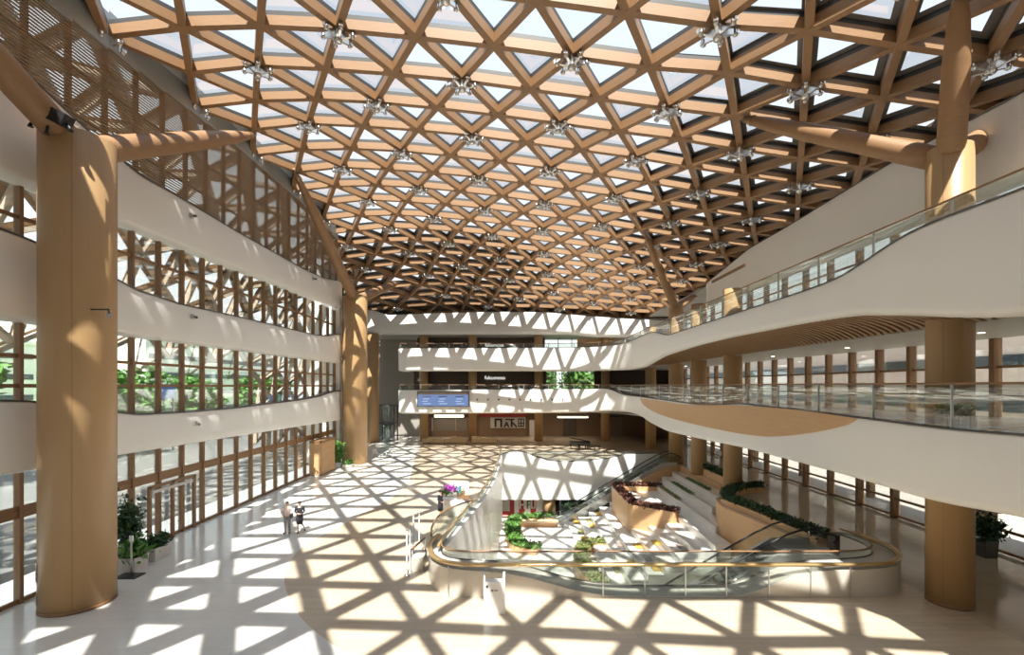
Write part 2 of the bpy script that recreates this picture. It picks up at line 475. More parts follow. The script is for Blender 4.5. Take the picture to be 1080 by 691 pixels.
for sgn in (1, -1):
    for s0 in range(-16, NK) if sgn > 0 else range(0, NK+16):
        mb = MB(); n = 0; pr = None
        if s0 % 2: continue
        for i in range(0, 17):
            if n and pr is None: break
            k = s0+sgn*i; m = i*.5
            if 0 <= k < NK and m <= mlast(k):
                p = LP(k, m)
                if pr is not None: mb.bar(pr, p, .26, .42, (1, 0, .3)); n += 1
                pr = p
            else: pr = None
        if n: part(mb, 'diagonal_strut', M['lattice'], lat)
sf = MB()
for k in range(0, NK-1):
    for i in range(0, 17):
        m = i*.5
        tris = []
        if (k % 2 == 0) == (i % 2 == 0):
            tris = [(LP(k, m), LP(k, m+1), LP(k+1, m+.5))]
            if k+2 < NK: tris.append((LP(k, m), LP(k+1, m+.5), LP(k+1, m-.5)) if m >= .5 else None)
        for tr in tris:
            if tr is None or m > 4.6: continue
            tr = [p+Vector((-.25, 0, .12)) for p in tr]; c = sum(tr, Vector())/3; s_ = .8 if m > 3 else .55
            qs = [c+(p-c)*s_ for p in tr]; sf.add(list(tr)+qs, [(0, 1, 4, 3), (1, 2, 5, 4), (2, 0, 3, 5)])
part(sf, 'soffit_surround', M['soffitp'], lat)
# ================================================================== FLOORS
VOID = [(-3.05, 20.2), (-2.85, 19.4), (-2.2, 18.95), (13.6, 18.95), (14.6, 19.25), (15.2, 20.0), (15.4, 21.2), (15.2, 23.0), (15.0, 26.0), (14.1, 31.6), (14.6, 33.6), (16.3, 35.2), (17.0, 36.5), (17.0, 48.6), (16.6, 49.6), (15.6, 50), (-1.05, 50)]
fl = MB().slab([(-18.3, -8), (23.4, -8), (23.4, 76), (-21.5, 76), (-21.5, 50), (-18.3, 48)], [VOID], -.5, 0)
struct(fl, 'floor', M['floor'], 'pale polished marble ground floor of the atrium', 'floor')
EDGE = [at(px, py, 4000/(py-407))[:2] for px, py in ((366, 690), (340, 672), (318, 652), (304, 628), (300, 610), (306, 592), (322, 575), (345, 562), (372, 548), (398, 534), (418, 522), (430, 510), (434, 498), (437, 486), (440, 476), (446, 468))]
edge = [p[:2] for p in spline([(p[0], p[1]) for p in EDGE], 6)]
bei = [(-3.4, -8), (23.38, -8), (23.38, 76), (-13.5, 76), (-12.4, 67)]+edge[::-1]+[(-4.2, 12.0), (-3.4, 10)]
vb = [(x, y) for x, y in VOID]
bm_ = MB().slab(bei, [vb], 0.0, .006)
struct(bm_, 'floor_inlay', M['beige'], 'beige travertine floor area with a curved edge against the white marble', 'floor')
dsp = [(23.39, -8), (23.39, 76), (17.9, 76), (17.9, 49), (17.05, 48.5), (17.05, 36.4), (16.35, 35.1), (14.65, 33.5), (14.16, 31.6), (15.05, 26.0), (15.25, 23.0), (15.9, 21.5), (15.9, 8), (15.9, -8)]
struct(MB().slab(dsp, [], .007, .012), 'floor_inlay', M['shadestone'], 'polished stone floor along the right side, toned darker to stand for shade', 'floor')
struct(MB().box(-6, 24, 14, 66, -6.4, -6), 'floor_lower', M['floor'], 'white stone floor of the sunken lower level', 'floor')

# ------------------------------------------------------------------ walls of the sunken court
def wavy(tab): return lambda t: lin(t, tab)
LW = [(-2.9, 19.6), (-2.55, 23.6), (-1.9, 28.5), (-1.43, 34), (-1.15, 41), (-1.0, 50)]
lw = resample(spline(LW, 6), .8)
def wall_strip(path, zt, zb, th, side):
    nn = normals2(path, side)
    return MB().sweep(path, lambda i: [(path[i][0], path[i][1], zb), (path[i][0], path[i][1], zt(i)),
                                       (path[i][0]+nn[i][0]*th, path[i][1]+nn[i][1]*th, zt(i)), (path[i][0]+nn[i][0]*th, path[i][1]+nn[i][1]*th, zb)], False)
o = wall_strip(lw, lambda i: lin(lw[i][1], [(19, 1.1), (24, .95), (36, .8), (46, .95), (50, 1.0)]), -6, .3, 1)
struct(o, 'wall_court_left', M['white2'], 'tall white wall on the left of the sunken court, sunlit', 'wall')
bw = [(x, 49.9) for x in [-1.3+i*.3 for i in range(57)]]
BWT = [(-1.3, .75), (0, 1.0), (1.2, 1.0), (2.6, .45), (4.0, .02), (7.6, .0), (9.6, .25), (12.5, .78), (15.7, .85)]
o = wall_strip(bw, lambda i: interp(bw[i][0], BWT), -4.0, .35, 1)
struct(o, 'wall_court_back', M['white2'], 'white back wall of the sunken court with a waving top edge', 'wall')
rw = [(13.6, 18.9), (14.6, 19.2), (15.15, 20.0), (15.35, 21.2), (15.15, 23.0)]
struct(wall_strip(rw, lambda i: -.01, -6, .3, -1), 'wall_court_right', M['white2'], 'white wall below the rounded right end of the court', 'wall')
struct(MB().box(-3.2, 17, 18.35, 18.94, -6, -.5), 'wall_court_front', M['white2'], 'white wall under the front edge of the court', 'wall')

# ------------------------------------------------------------------ front parapet: solid body with waving top, glass and two rails
FP = resample(spline([(-3.35, 21.6), (-3.55, 20.2), (-3.0, 18.55), (-1.9, 17.95), (0, 17.9), (4, 17.9), (8, 17.9), (12, 17.9), (13.4, 17.92), (14.6, 18.15), (15.5, 18.9), (15.95, 20.0), (15.95, 21.0), (15.6, 22.0)], 8), .35)
IP = resample(spline([(-2.95, 21.4), (-3.0, 20.2), (-2.75, 19.3), (-1.9, 18.93), (0, 18.9), (4, 18.9), (8, 18.9), (12, 18.9), (13.2, 18.93), (14.2, 19.1), (14.9, 19.6), (15.25, 20.4), (15.3, 21.1), (15.15, 21.9)], 8), .35)
def ptop(x): return lin(x, [(-3.2, 1.08), (-1.6, 1.05), (-.4, .98), (.75, .75), (2.3, .32), (3.4, .12), (4.5, .03), (7.7, .03), (8.8, .12), (9.9, .52), (10.9, .9), (12, 1.05), (14, 1.1), (20, 1.1)])
n = 110
FPn = resample(FP, arclen(FP)[-1]/n); IPn = resample(IP, arclen(IP)[-1]/n); nn = min(len(FPn), len(IPn))
GREY = 0
pr = thing('court_parapet', 'long curved white parapet with wavy top around the front of the sunken court', 'parapet', (4, 18.4, 0))
body = MB().sweep(range(nn), lambda i: [(*FPn[i], 0.0), (*FPn[i], max(.02, ptop(FPn[i][0])-.03)), (*IPn[i], ptop(IPn[i][0])), (IPn[i][0], IPn[i][1], -.5), ((FPn[i][0]+IPn[i][0])/2, (FPn[i][1]+IPn[i][1])/2, -.5)][:3]+[(IPn[i][0], IPn[i][1], 0.0)], False)
wpart(body, 'solid_body', M['parapet'], pr)
cap = MB().tube([(*IPn[i], ptop(IPn[i][0])+.015) for i in range(nn)], .028, 6); wpart(cap, 'edge_cap', M['darkmetal'], pr)
def glass_strip(path, zb, zt, th=.02):
    q = normals2(path, 1)
    return MB().sweep(path, lambda i: [(path[i][0]+q[i][0]*a, path[i][1]+q[i][1]*a, z) for a, z in ((-th/2, zb(i)), (-th/2, zt(i)), (th/2, zt(i)), (th/2, zb(i)))], True)
off = [(a[0]*.985+b[0]*.015, a[1]*.93+b[1]*.07) for a, b in zip(FPn[:nn], IPn[:nn])]
wpart(glass_strip(off, lambda i: .05, lambda i: 1.2), 'outer_glass', M['railglass'], pr)
q = normals2(FPn, 1)
rail = MB().sweep(range(nn), lambda i: [(FPn[i][0]+q[i][0]*a, FPn[i][1]+q[i][1]*a, z) for a, z in ((-.05, 1.19), (-.05, 1.28), (.14, 1.28), (.14, 1.19))], True)
wpart(rail, 'gold_handrail', M['brass'], pr)['label'] = 'broad champagne gold handrail'
wpart(glass_strip(IPn, lambda i: ptop(IPn[i][0]), lambda i: 1.38), 'inner_glass', M['railglass'], pr)
wpart(MB().tube([(*p, 1.4) for p in IPn], .035, 8), 'dark_handrail', M['mullion'], pr)['label'] = 'thin dark inner handrail'
for px in (473, 636, 680, 723, 766, 811, 855, 897):
    x = (px-540)/500*17.88
    wpart(MB().box(x-.02, x+.02, 17.86, 17.9, 0.02, 1.2), 'panel_joint', M['alu'], pr)

# left glass rails of the court
lr = thing('court_railing', 'glass railing with tan handrail along the left court wall', 'railing', (-2, 30, 1))
lw2 = [(x-.15, y) for x, y in lw]
wpart(glass_strip(lw2, lambda i: .7, lambda i: 1.36), 'glass_panel', M['railglass'], lr)
wpart(MB().tube([(*p, 1.4) for p in lw2], .06, 8), 'handrail', M['brass'], lr)
ol = resample(spline([(-2.15, 27.6), (-3.2, 25.9), (-3.7, 24.2), (-3.75, 22.2), (-3.55, 20.9)], 6), .4)
lr2 = thing('court_railing', 'short bulging glass railing with brown handrail beside the white counter', 'railing', (-3.3, 24, 0))
wpart(glass_strip(ol, lambda i: 0.0, lambda i: 1.36), 'glass_panel', M['railglass'], lr2)
wpart(MB().tube([(*p, 1.4) for p in ol], .045, 8), 'handrail', M['mullion'], lr2)
bk = [(x, 50.1) for x in [-1.0+i*.5 for i in range(34)]]
lr3 = thing('court_railing', 'low glass railing with thin rail along the back court wall before the piano', 'railing', (7, 50.1, 0))
wpart(glass_strip(bk, lambda i: interp(bk[i][0], BWT), lambda i: 1.1), 'glass_panel', M['glass'], lr3)
wpart(MB().tube([(x, 50.1, interp(x, BWT)+.03) for x, _ in bk], .06, 6), 'edge_cap', M['darkmetal'], lr3)

# ================================================================== CURVED WHITE BANDS
def band_mesh(path, side, deep=2.4, bulge=.12, soft=.35):
    """path: (x, y, ztop, zbot) list; side = normal towards the hall"""
    nrm = normals2([(p[0], p[1]) for p in path], side)
    def prof(i):
        x, y, zt, zb = path[i]; nx, ny = nrm[i]; h = zt-zb
        pr = [(-.30, zt), (-.02, zt), (.0, zt-.05), (bulge*.6, zb+h*.6), (bulge, zb+h*.35), (bulge*.8, zb+soft*.6), (bulge*.2-.04, zb+soft*.25), (-min(.22, deep*.6), zb+.05), (-min(.5, deep*.9), zb), (-deep, zb), (-deep, zb+.35), (-.30, zb+.35)]
        return [(x+nx*a, y+ny*a, z) for a, z in pr]
    return MB().sweep(path, prof)
def top_cap(path, side, w=.34, h=.05):
    nrm = normals2([(p[0], p[1]) for p in path], side)
    return MB().sweep(path, lambda i: [(path[i][0]+nrm[i][0]*a, path[i][1]+nrm[i][1]*a, path[i][2]+z) for a, z in ((-w, 0), (-w, h), (.02, h), (.02, 0))], True)

# left bands: top / bottom heights along Y at X about -17.5
def left_band(name, label, ztop, zbot, y0, y1):
    ctl = []
    for i in range(int((y1-y0)/.7)+1):
        y = y0+i*.7
        ctl.append((-17.5-.45*math.exp(-((y-17)/2.6)**2)*0, y, lin(y, ztop), lin(y, zbot)))
    # rounded far end tucks back to the glass line
    ctl += [(-17.65, y1+.5, ctl[-1][2], ctl[-1][3]), (-18.1, y1+.9, ctl[-1][2], ctl[-1][3])]
    t = thing(name, label, 'white band', (-17.5, 17, ctl[0][3]))
    sp = spline(ctl, 2)
    wpart(band_mesh(sp, -1, .75, .02), 'fascia', M['white'], t)
    wpart(top_cap(sp, -1, .75, .06), 'sill', M['darkmetal'], t)
    return t
left_band('spandrel_band', 'curved white band above the ground floor windows of the left wall, lowest of three',
          [(-8, 7.4), (14, 7.5), (17, 7.45), (20, 6.95), (22.3, 6.62), (26, 6.56), (30, 6.57), (39, 6.8), (43, 7.0), (46.5, 7.4), (49, 7.5)], [(-8, 4.75), (20, 4.85), (31, 4.7), (48, 4.45)], -8, 48.4)
left_band('spandrel_band', 'curved white band in the middle of the left wall between two rows of windows',
          [(-8, 13.5), (14, 13.5), (17, 13.3), (20, 12.9), (22.1, 12.46), (25, 12.3), (32, 12.42), (42, 12.5), (45, 12.7), (48.9, 13.4)], [(-8, 10.33), (48, 10.3)], -8, 48.4)
left_band('spandrel_band', 'curved white band under the wire screen of the left wall, topmost of three',
          [(-8, 20.3), (10, 20.2), (14, 19.9), (16.5, 19.45), (18.6, 18.8), (20.5, 18.25), (22.3, 17.9), (26, 17.9), (30, 17.8), (40, 17.8), (44, 18.0), (48, 18.6)], [(-8, 15.3), (21, 15.35), (30, 15.5), (48, 15.95)], -8, 48.4)

# back + right bands for floors 2 and 3 (one continuous ribbon each)
RX = 13.3
def ribbon(plan, top, bot):
    pl = resample(spline(plan, 8), .45); s = arclen(pl); out = []
    for p, d in zip(pl, s):
        key = ('x', p[0]) if p[1] > 57.5 else ('y', p[1])
        zt = lin(p[0], top[0]) if p[1] > 57.2 and p[0] < 11.2 else lin(-p[1], top[1])
        zb = lin(p[0], bot[0]) if p[1] > 57.2 and p[0] < 11.2 else lin(-p[1], bot[1])
        out.append((p[0], p[1], zt, zb))
    # smooth heights
    for _ in range(4):
        out = [(o[0], o[1], (out[max(i-1, 0)][2]+o[2]*2+out[min(i+1, len(out)-1)][2])/4, (out[max(i-1, 0)][3]+o[3]*2+out[min(i+1, len(out)-1)][3])/4) for i, o in enumerate(out)]
    return out
PLAN = [(-14.0, 64), (-14.6, 62), (-14.5, 60.6), (-13.6, 60), (-8, 60), (-2, 60), (4, 60), (8, 59.5), (10.5, 58.4), (12.3, 56.4), (13.1, 53), (RX, 49), (RX, 44), (RX, 38), (RX, 30), (RX, 22), (RX, 15), (RX, 8), (RX, 0), (RX, -8)]
r2 = ribbon(PLAN, ([(-14, 7.45), (10, 7.6), (11.2, 7.7)], [(-58, 7.7), (-57.2, 7.6), (-55.5, 7.0), (-53, 6.86), (-49.5, 6.84), (-33, 6.62), (-27.7, 6.95), (-19.6, 6.8), (-14.5, 6.66), (-12.3, 6.7), (0, 6.9)]),
            ([(-14, 4.45), (2, 4.5), (9, 4.6), (11.2, 4.85)], [(-58, 4.85), (-54.5, 4.95), (-50.5, 4.85), (-48.5, 4.7), (-46, 4.35), (-41, 4.0), (-33, 4.17), (-27.7, 4.34), (-19.6, 4.35), (-15, 4.25), (-12.3, 4.5), (0, 4.6)]))
r3 = ribbon(PLAN, ([(-14, 12.75), (6, 12.8), (11.2, 12.82)], [(-58, 12.85), (-55, 12.9), (-52, 12.95), (-48, 13.1), (-45, 13.12), (-43, 12.75), (-40.5, 12.28), (-28.9, 12.3), (-22, 12.3), (-19.4, 12.35), (-17.9, 12.65), (-16.7, 13.0), (-15.3, 13.18), (-12.3, 13.12), (0, 13.2)]),
            ([(-14, 9.85), (11.2, 9.85)], [(-58, 9.85), (-54, 9.8), (-48, 9.9), (-45.5, 10.2), (-41.6, 10.66), (-34, 10.95), (-28.9, 10.98), (-22, 10.9), (-18.6, 10.77), (-16.4, 10.44), (-13.9, 9.97), (-12.3, 9.8), (0, 9.8)]))
def sub(path, y0, y1): return [p for p in path if y0 <= p[1] <= y1 and p[0] > 11]
def gbal(path, zt):
    p2 = [(p[0], p[1]) for p in path]
    return p2
b2 = thing('balcony', 'second storey white balcony sweeping round from back to right, carrying the blue screen', 'balcony', (RX, 30, 4.4))
wpart(band_mesh(r2, -1, 1.2, -.03, .5), 'fascia', M['white'], b2)
wpart(top_cap(r2, -1), 'edge_cap', M['darkmetal'], b2)
B3D = .32
b3 = thing('balcony', 'third storey white balcony sweeping round from back to right, with slatted underside', 'balcony', (RX, 30, 10))
wpart(band_mesh(r3, -1, .34, -.03, .5), 'fascia', M['white'], b3)
wpart(top_cap(r3, -1), 'edge_cap', M['darkmetal'], b3)
def balustrade(root, path, zrail):
    nrm = normals2([(p[0], p[1]) for p in path], -1)
    pp = [(p[0]-n_[0]*.15, p[1]-n_[1]*.15) for p, n_ in zip(path, nrm)]
    wpart(glass_strip(pp, lambda i: path[i][2]-.05, lambda i: zrail(pp[i])), 'glass_balustrade', M['railglass'], root)
    wpart(MB().tube([(*p, zrail(p)+.02) for p in pp], .035, 8), 'handrail', M['mullion'], root)
    s = arclen(pp); k = 0
    for i in range(len(pp)):
        if s[i] >= k*3.2 and pp[i][1] > 9:
            k += 1
            x, y = pp[i]; wpart(MB().box(x-.015, x+.06, y-.02, y+.02, path[i][2], zrail((x, y))), 'post', M['alu'], root)
balustrade(b2, r2, lambda p: 8.05 if p[1] < 57 else 8.1)
balustrade(b3, r3, lambda p: 13.7 if p[1] < 50 else 13.7-min(1, (p[1]-50)/8)*.35)
# timber inset on the second storey fascia
ins = [(49.2, 6.75, 6.7), (48.3, 6.72, 6.2), (46, 6.72, 5.75), (42, 6.68, 5.4), (36, 6.6, 5.22), (28.9, 6.85, 5.2), (25.5, 6.9, 5.3), (23.5, 6.92, 5.5), (20.9, 6.88, 5.95), (19.0, 6.8, 6.4), (18.2, 6.76, 6.74)]
ii = spline(ins, 6)
mb = MB().sweep(ii, lambda i: [(RX-.03, ii[i][0], ii[i][1]-.03), (RX+.02, ii[i][0], max(ii[i][2], 4.6)), (RX-.035, ii[i][0], ii[i][2]), (RX-.036, ii[i][0], ii[i][1]-.03)], False)
wpart(mb, 'timber_inset', M['wood'], b2)['label'] = 'lens shaped timber inset'
# slabs
SL = [(13.6, -8), (23.3, -8), (23.3, 76), (-13.5, 76), (-13.5, 60.4), (5, 60.4), (9.5, 59.4), (12.4, 57), (13.5, 52)]
wpart(MB().slab(SL, [], 6.1, 6.5), 'floor_slab', M['grey_stone'], b2)
wpart(MB().slab(SL, [], 12.0, 12.25), 'floor_slab', M['grey_stone'], b3)
wpart(MB().slab([(14.4, -8), (23.3, -8), (23.3, 76), (-13.4, 76), (-13.4, 61.2), (6, 61.2), (10, 60.2), (13.2, 57.5), (14.4, 52)], [], 4.62, 4.72), 'soffit', M['ceil'], b2)
wpart(MB().slab([(16.7, -8), (23.3, -8), (23.3, 76), (-13.4, 76), (-13.4, 61.2), (6, 61.2), (11, 60.2), (16, 57.5), (16.7, 52)], [], 10.28, 10.4), 'soffit', M['ceil'], b3)
# slatted soffit: thin curved slats running from the fascia bottom back to the corridor ceiling
for blk in range(6):
    mb = MB()
    for k in range(31):
        y = 9.0+(blk*31+k)*.38
        if y > 47.5: break
        zb = lin(-y, [(-48, 9.95), (-45.5, 10.2), (-41.6, 10.66), (-34, 10.95), (-28.9, 10.98), (-22, 10.9), (-18.6, 10.77), (-16.4, 10.44), (-13.9, 10.3), (-9, 10.3)])
        pts = [(13.6+3.15*t, y+1.1*t*t, zb+.10-(zb-10.28)*(t**1.5)) for t in [i/7 for i in range(8)]]
        for a, b in zip(pts, pts[1:]): mb.bar(a, b, .15, .2)
    if mb.v: wpart(mb, 'slat_soffit', M['slat'], b3)
mb = MB().grid([[(13.6, y, 11.2), (16.7, y+1, 10.55)] for y in (0, 10, 20, 30, 40, 50)]); wpart(mb, 'soffit_backing', M['darkwall'], b3)
# floor 4: back ribbon and right wall
r4 = []
for i in range(0, 90):
    x = -21+i*.5
    zt = lin(x, [(-21, 18.9), (-19.4, 18.6), (-17.5, 18.0), (-10, 18.3), (-3, 18.45), (4.7, 18.4), (7, 18.2), (10.3, 17.9), (16, 17.5), (23, 17.2)])
    zb = lin(x, [(-21, 15.3), (8, 15.35), (12, 14.95), (23, 14.9)])
    r4.append((x, 67.0, zt, zb))
b4 = thing('balcony', 'topmost white balcony along the back wall just below the timber roof', 'balcony', (0, 67, 15))
wpart(band_mesh(r4, -1, 1.2, .12, .6), 'fascia', M['white'], b4)
wpart(top_cap(r4, -1), 'edge_cap', M['darkmetal'], b4)
wpart(MB().box(-21, 23.3, 67.4, 76, 17.3, 17.6), 'floor_slab', M['grey_stone'], b4)
wpart(MB().box(-21, 23.3, 67.6, 76, 15.35, 15.45), 'soffit', M['ceil'], b4)
r5 = []
for i in range(0, 108):
    y = 45.2-i*.5
    r5.append((18.0+max(0, (y-44))*.5, y, lin(-y, [(-45, 17.35), (-43, 17.6), (-36, 18.4), (-31, 18.4), (-22, 18.6), (-17, 18.35), (8, 18.3)]), lin(-y, [(-45, 15.65), (-40, 15.5), (8, 15.4)])))
b5 = thing('upper_wall', 'long plain white wall under the roof on the right, above the third storey balcony', 'wall', (18, 20, 15.5))
wpart(band_mesh(r5, -1, 1.0, -.03, .4), 'fascia', M['white'], b5)
wpart(top_cap(r5, -1), 'edge_cap', M['darkmetal'], b5)
wpart(MB().slab([(18.5, -8), (23.3, -8), (23.3, 67), (19.4, 67), (19.4, 46), (18.5, 44)], [], 17.75, 17.95), 'soffit', M['ceil'], b5)
wpart(MB().box(17.9, 17.97, 36.5, 42.5, 17.2, 17.42), 'slot_vent', M['mullion'], b5)
# ================================================================== WALLS / GLAZING
YM = [22.6+1.72*k for k in range(-17, 16)]       # mullion lines of the left wall
def left_window(name, label, z0, z1, x, transoms, y0=-8, y1=48.6, mats=('mullion', 'glass'), w=.14, d=.25):
    t = thing(name, label, 'window', (x, 17, z0), kind='structure')
    for y in YM:
        if y0 <= y <= y1: wpart(MB().box(x-d/2, x+d/2, y-w/2, y+w/2, z0, z1), 'mullion', M[mats[0]], t)
    for z in transoms: wpart(MB().box(x-.06, x+.06, y0, y1, z-.07, z+.07), 'transom', M[mats[0]], t)
    wpart(MB().box(x-.015, x+.015, y0, y1, z0, z1), 'pane', M[mats[1]], t)
    return t
left_window('window_1', 'ground floor glass wall with brown mullions on the left', 0.0, 4.8, -18.15, (.08, 3.2, 3.35, 3.5))
left_window('window_2', 'second storey window row with brown mullions on the left, greenery behind', 6.3, 10.5, -18.15, (8.0, 9.1))
left_window('window_3', 'third storey window row with brown mullions on the left', 12.1, 15.7, -18.15, (14.2,))
# fourth storey: timber mullions with horizontal wire screen
ws = thing('window_4', 'horizontal wire screen on timber posts above the topmost left band', 'screen', (-18.0, 17, 17.5), kind='structure')
for i, y in enumerate(YM):
    if y < -6: continue
    zt = roof_z(-17.6, y)-.5-(.25 if i % 2 else 0)
    wpart(MB().box(-18.05, -17.85, y-.07, y+.07, 17.6, zt), 'post', M['mullion'], ws)
for i in range(len(YM)-1):
    y0, y1 = YM[i], YM[i+1]
    if y0 < 4: continue
    zt = min(roof_z(-17.6, y0), roof_z(-17.6, y1))-.75
    mb = MB(); z = 17.75
    while z < zt:
        mb.box(-17.86, -17.82, y0, y1, z, z+.07); z += .135
    wpart(mb, 'wire_bay', M['bronze'], ws)
wpart(MB().box(-18.5, -18.45, -8, 48.6, 17.6, 24.2), 'pane', M['glass'], ws)
for z in (19.4, 21.3): wpart(MB().box(-18.42, -18.3, -8, 48.6, z-.08, z+.08), 'transom', M['darkmetal'], ws)
mb = MB()
for i in range(len(YM)-1):
    y0, y1 = YM[i], YM[i+1]
    zt = min(roof_z(-17.6, y0), roof_z(-17.6, y1)); mb.box(-18.3, -17.75, y0, y1, zt-.75, zt+.85)
wpart(mb, 'head_flashing', M['greypaint'], ws)

# right glazing
def right_window(name, label, z0, z1, transoms, step=1.72, y0=-6, y1=66):
    x = 23.25; t = thing(name, label, 'window', (x, 30, z0), kind='structure')
    y = y0
    while y <= y1:
        wpart(MB().box(x-.2, x+.2, y-.13, y+.13, z0, z1), 'mullion', M['mullion'], t); y += step
    for z in transoms: wpart(MB().box(x-.06, x+.06, y0, y1, z-.06, z+.06), 'transom', M['mullion'], t)
    wpart(MB().box(x-.015, x+.015, y0, y1, z0, z1), 'pane', M['glass'], t)
right_window('window_5', 'ground floor glass wall behind the large column on the right', 0.0, 4.7, (.15, 1.15, 3.3), 2.9)
right_window('window_6', 'second storey glass wall behind the right balcony', 6.4, 10.35, (7.5, 8.9), 2.4)
right_window('window_7', 'third storey window row seen through the right balcony glass', 12.2, 17.7, (13.7, 16.2), 2.9)
for z0, z1 in ((4.6, 6.45), (10.3, 12.2), (17.7, 22.5)):
    struct(MB().box(23.1, 23.5, -8, 76, z0, z1), 'wall_right', M['brownwall'], 'brown stone wall strip on the right outer side', 'wall')
struct(MB().box(23.1, 23.5, 66, 76, -.4, 15.7), 'wall_right', M['brownwall'], 'brown stone end of the right outer wall', 'wall')

# behind the camera
struct(MB().box(-18.6, 23.5, -8.4, -8, 0, 23.5), 'wall_front', M['white'], 'plain white wall on the camera side of the hall', 'wall')

# left wall beyond the second tree column, then the back wall
struct(MB().box(-18.5, -17.7, 48.6, 49.4, 0, 20.5), 'wall_left', M['white'], 'narrow white pier of the left wall behind the tree column', 'wall')
lb = thing('window_8', 'dark framed glazing of the recessed left back corner', 'window', (-21.4, 60, 0), kind='structure')
for k in range(15):
    y = 49.5+k*1.75; wpart(MB().box(-21.5, -21.3, y-.06, y+.06, 0, 20.5), 'mullion', M['darkmetal'], lb)
for z in (2.6, 5.5, 8.5, 11.5, 14.5, 17.5): wpart(MB().box(-21.46, -21.34, 49.4, 75, z-.08, z+.08), 'transom', M['darkmetal'], lb)
wpart(MB().box(-21.42, -21.4, 49.4, 75, 0, 20.5), 'pane', M['glass'], lb)
struct(MB().box(-21.5, -18.3, 49.0, 49.4, 0, 20.5), 'wall_left', M['white'], 'white return wall of the left back corner', 'wall')
# back wall in bays with a window on the second and third storey
struct(MB().box(-21.6, -14.5, 75.6, 76, 0, 17.3), 'wall_back', M['grey_stone'], 'grey wall at the far left back corner', 'wall')
struct(MB().box(-14.5, 23.4, 75.6, 76, 0, 6.2), 'wall_back', M['brownwall'], 'brown ground floor back wall behind the round columns', 'wall')
struct(MB().box(-14.5, 5.0, 70.0, 70.3, 6.5, 10.3), 'wall_back', M['darkwall'], 'dark shopfront wall of the second storey at the back', 'wall')
struct(MB().box(12.2, 23.4, 70.0, 70.3, 6.5, 10.3), 'wall_back', M['darkwall'], 'dark wall right of the green window on the second storey', 'wall')
struct(MB().box(-14.5, 5.0, 72.6, 72.9, 12.2, 15.4), 'wall_back', M['darkwall'], 'dark shopfront wall of the third storey at the back', 'wall')
struct(MB().box(17.5, 23.4, 72.6, 72.9, 12.2, 15.4), 'wall_back', M['brownwall'], 'brown wall at the right of the third storey back', 'wall')
def back_window(name, label, x0, x1, y, z0, z1, cols, rows, mat='darkmetal'):
    t = thing(name, label, 'window', ((x0+x1)/2, y, z0), kind='structure')
    for i in range(cols+1):
        x = x0+(x1-x0)*i/cols; wpart(MB().box(x-.05, x+.05, y-.08, y+.08, z0, z1), 'mullion', M[mat], t)
    for i in range(rows+1):
        z = z0+(z1-z0)*i/rows; wpart(MB().box(x0, x1, y-.07, y+.07, z-.05, z+.05), 'transom', M[mat], t)
    wpart(MB().box(x0, x1, y-.01, y+.01, z0, z1), 'pane', M['glass'], t)
back_window('window_9', 'second storey back window full of green trees', 5.0, 12.2, 70.1, 6.5, 10.3, 3, 2)
back_window('window_10', 'third storey back window beside the timber panel', 5.0, 17.5, 72.7, 12.2, 15.4, 6, 2)
for nme, x0, x1, lab in (('window_11', -21.2, -14.7, 'leftmost strip of gridded windows under the roof at the back'), ('window_12', -12.6, -7.2, 'middle strip of gridded windows under the roof at the back'), ('window_13', -5.6, 4.5, 'right strip of gridded windows under the roof at the back')):
    back_window(nme, lab, x0, x1, 73.0, 17.6, 20.4, int((x1-x0)/.9), 3)
for x0, x1 in ((-14.7, -12.6), (-7.2, -5.6), (4.5, 23.4)):
    struct(MB().box(x0, x1, 72.9, 73.1, 17.4, 20.5), 'wall_back', M['darkwall'], 'dark wall piece between the strips of windows under the roof', 'wall')
struct(MB().box(-21.6, 23.4, 72.8, 73.2, 20.4, 23.5), 'wall_back', M['darkwall'], 'dark strip where the back wall meets the roof', 'wall')
# lower level back
struct(MB().box(-4, 22, 56, 56.4, -6, -.5), 'wall_lower', M['brownwall'], 'brown shop wall of the lower level', 'wall')
struct(MB().box(-4, 22, 50.4, 56, -4.0, -3.9), 'ceiling_lower', M['ceil'], 'pale ceiling over the lower shop corridor', 'ceiling')
struct(MB().box(-6, -5.6, 14, 56, -6, -.5), 'wall_lower', M['white'], 'white side wall hidden in the lower level', 'wall')

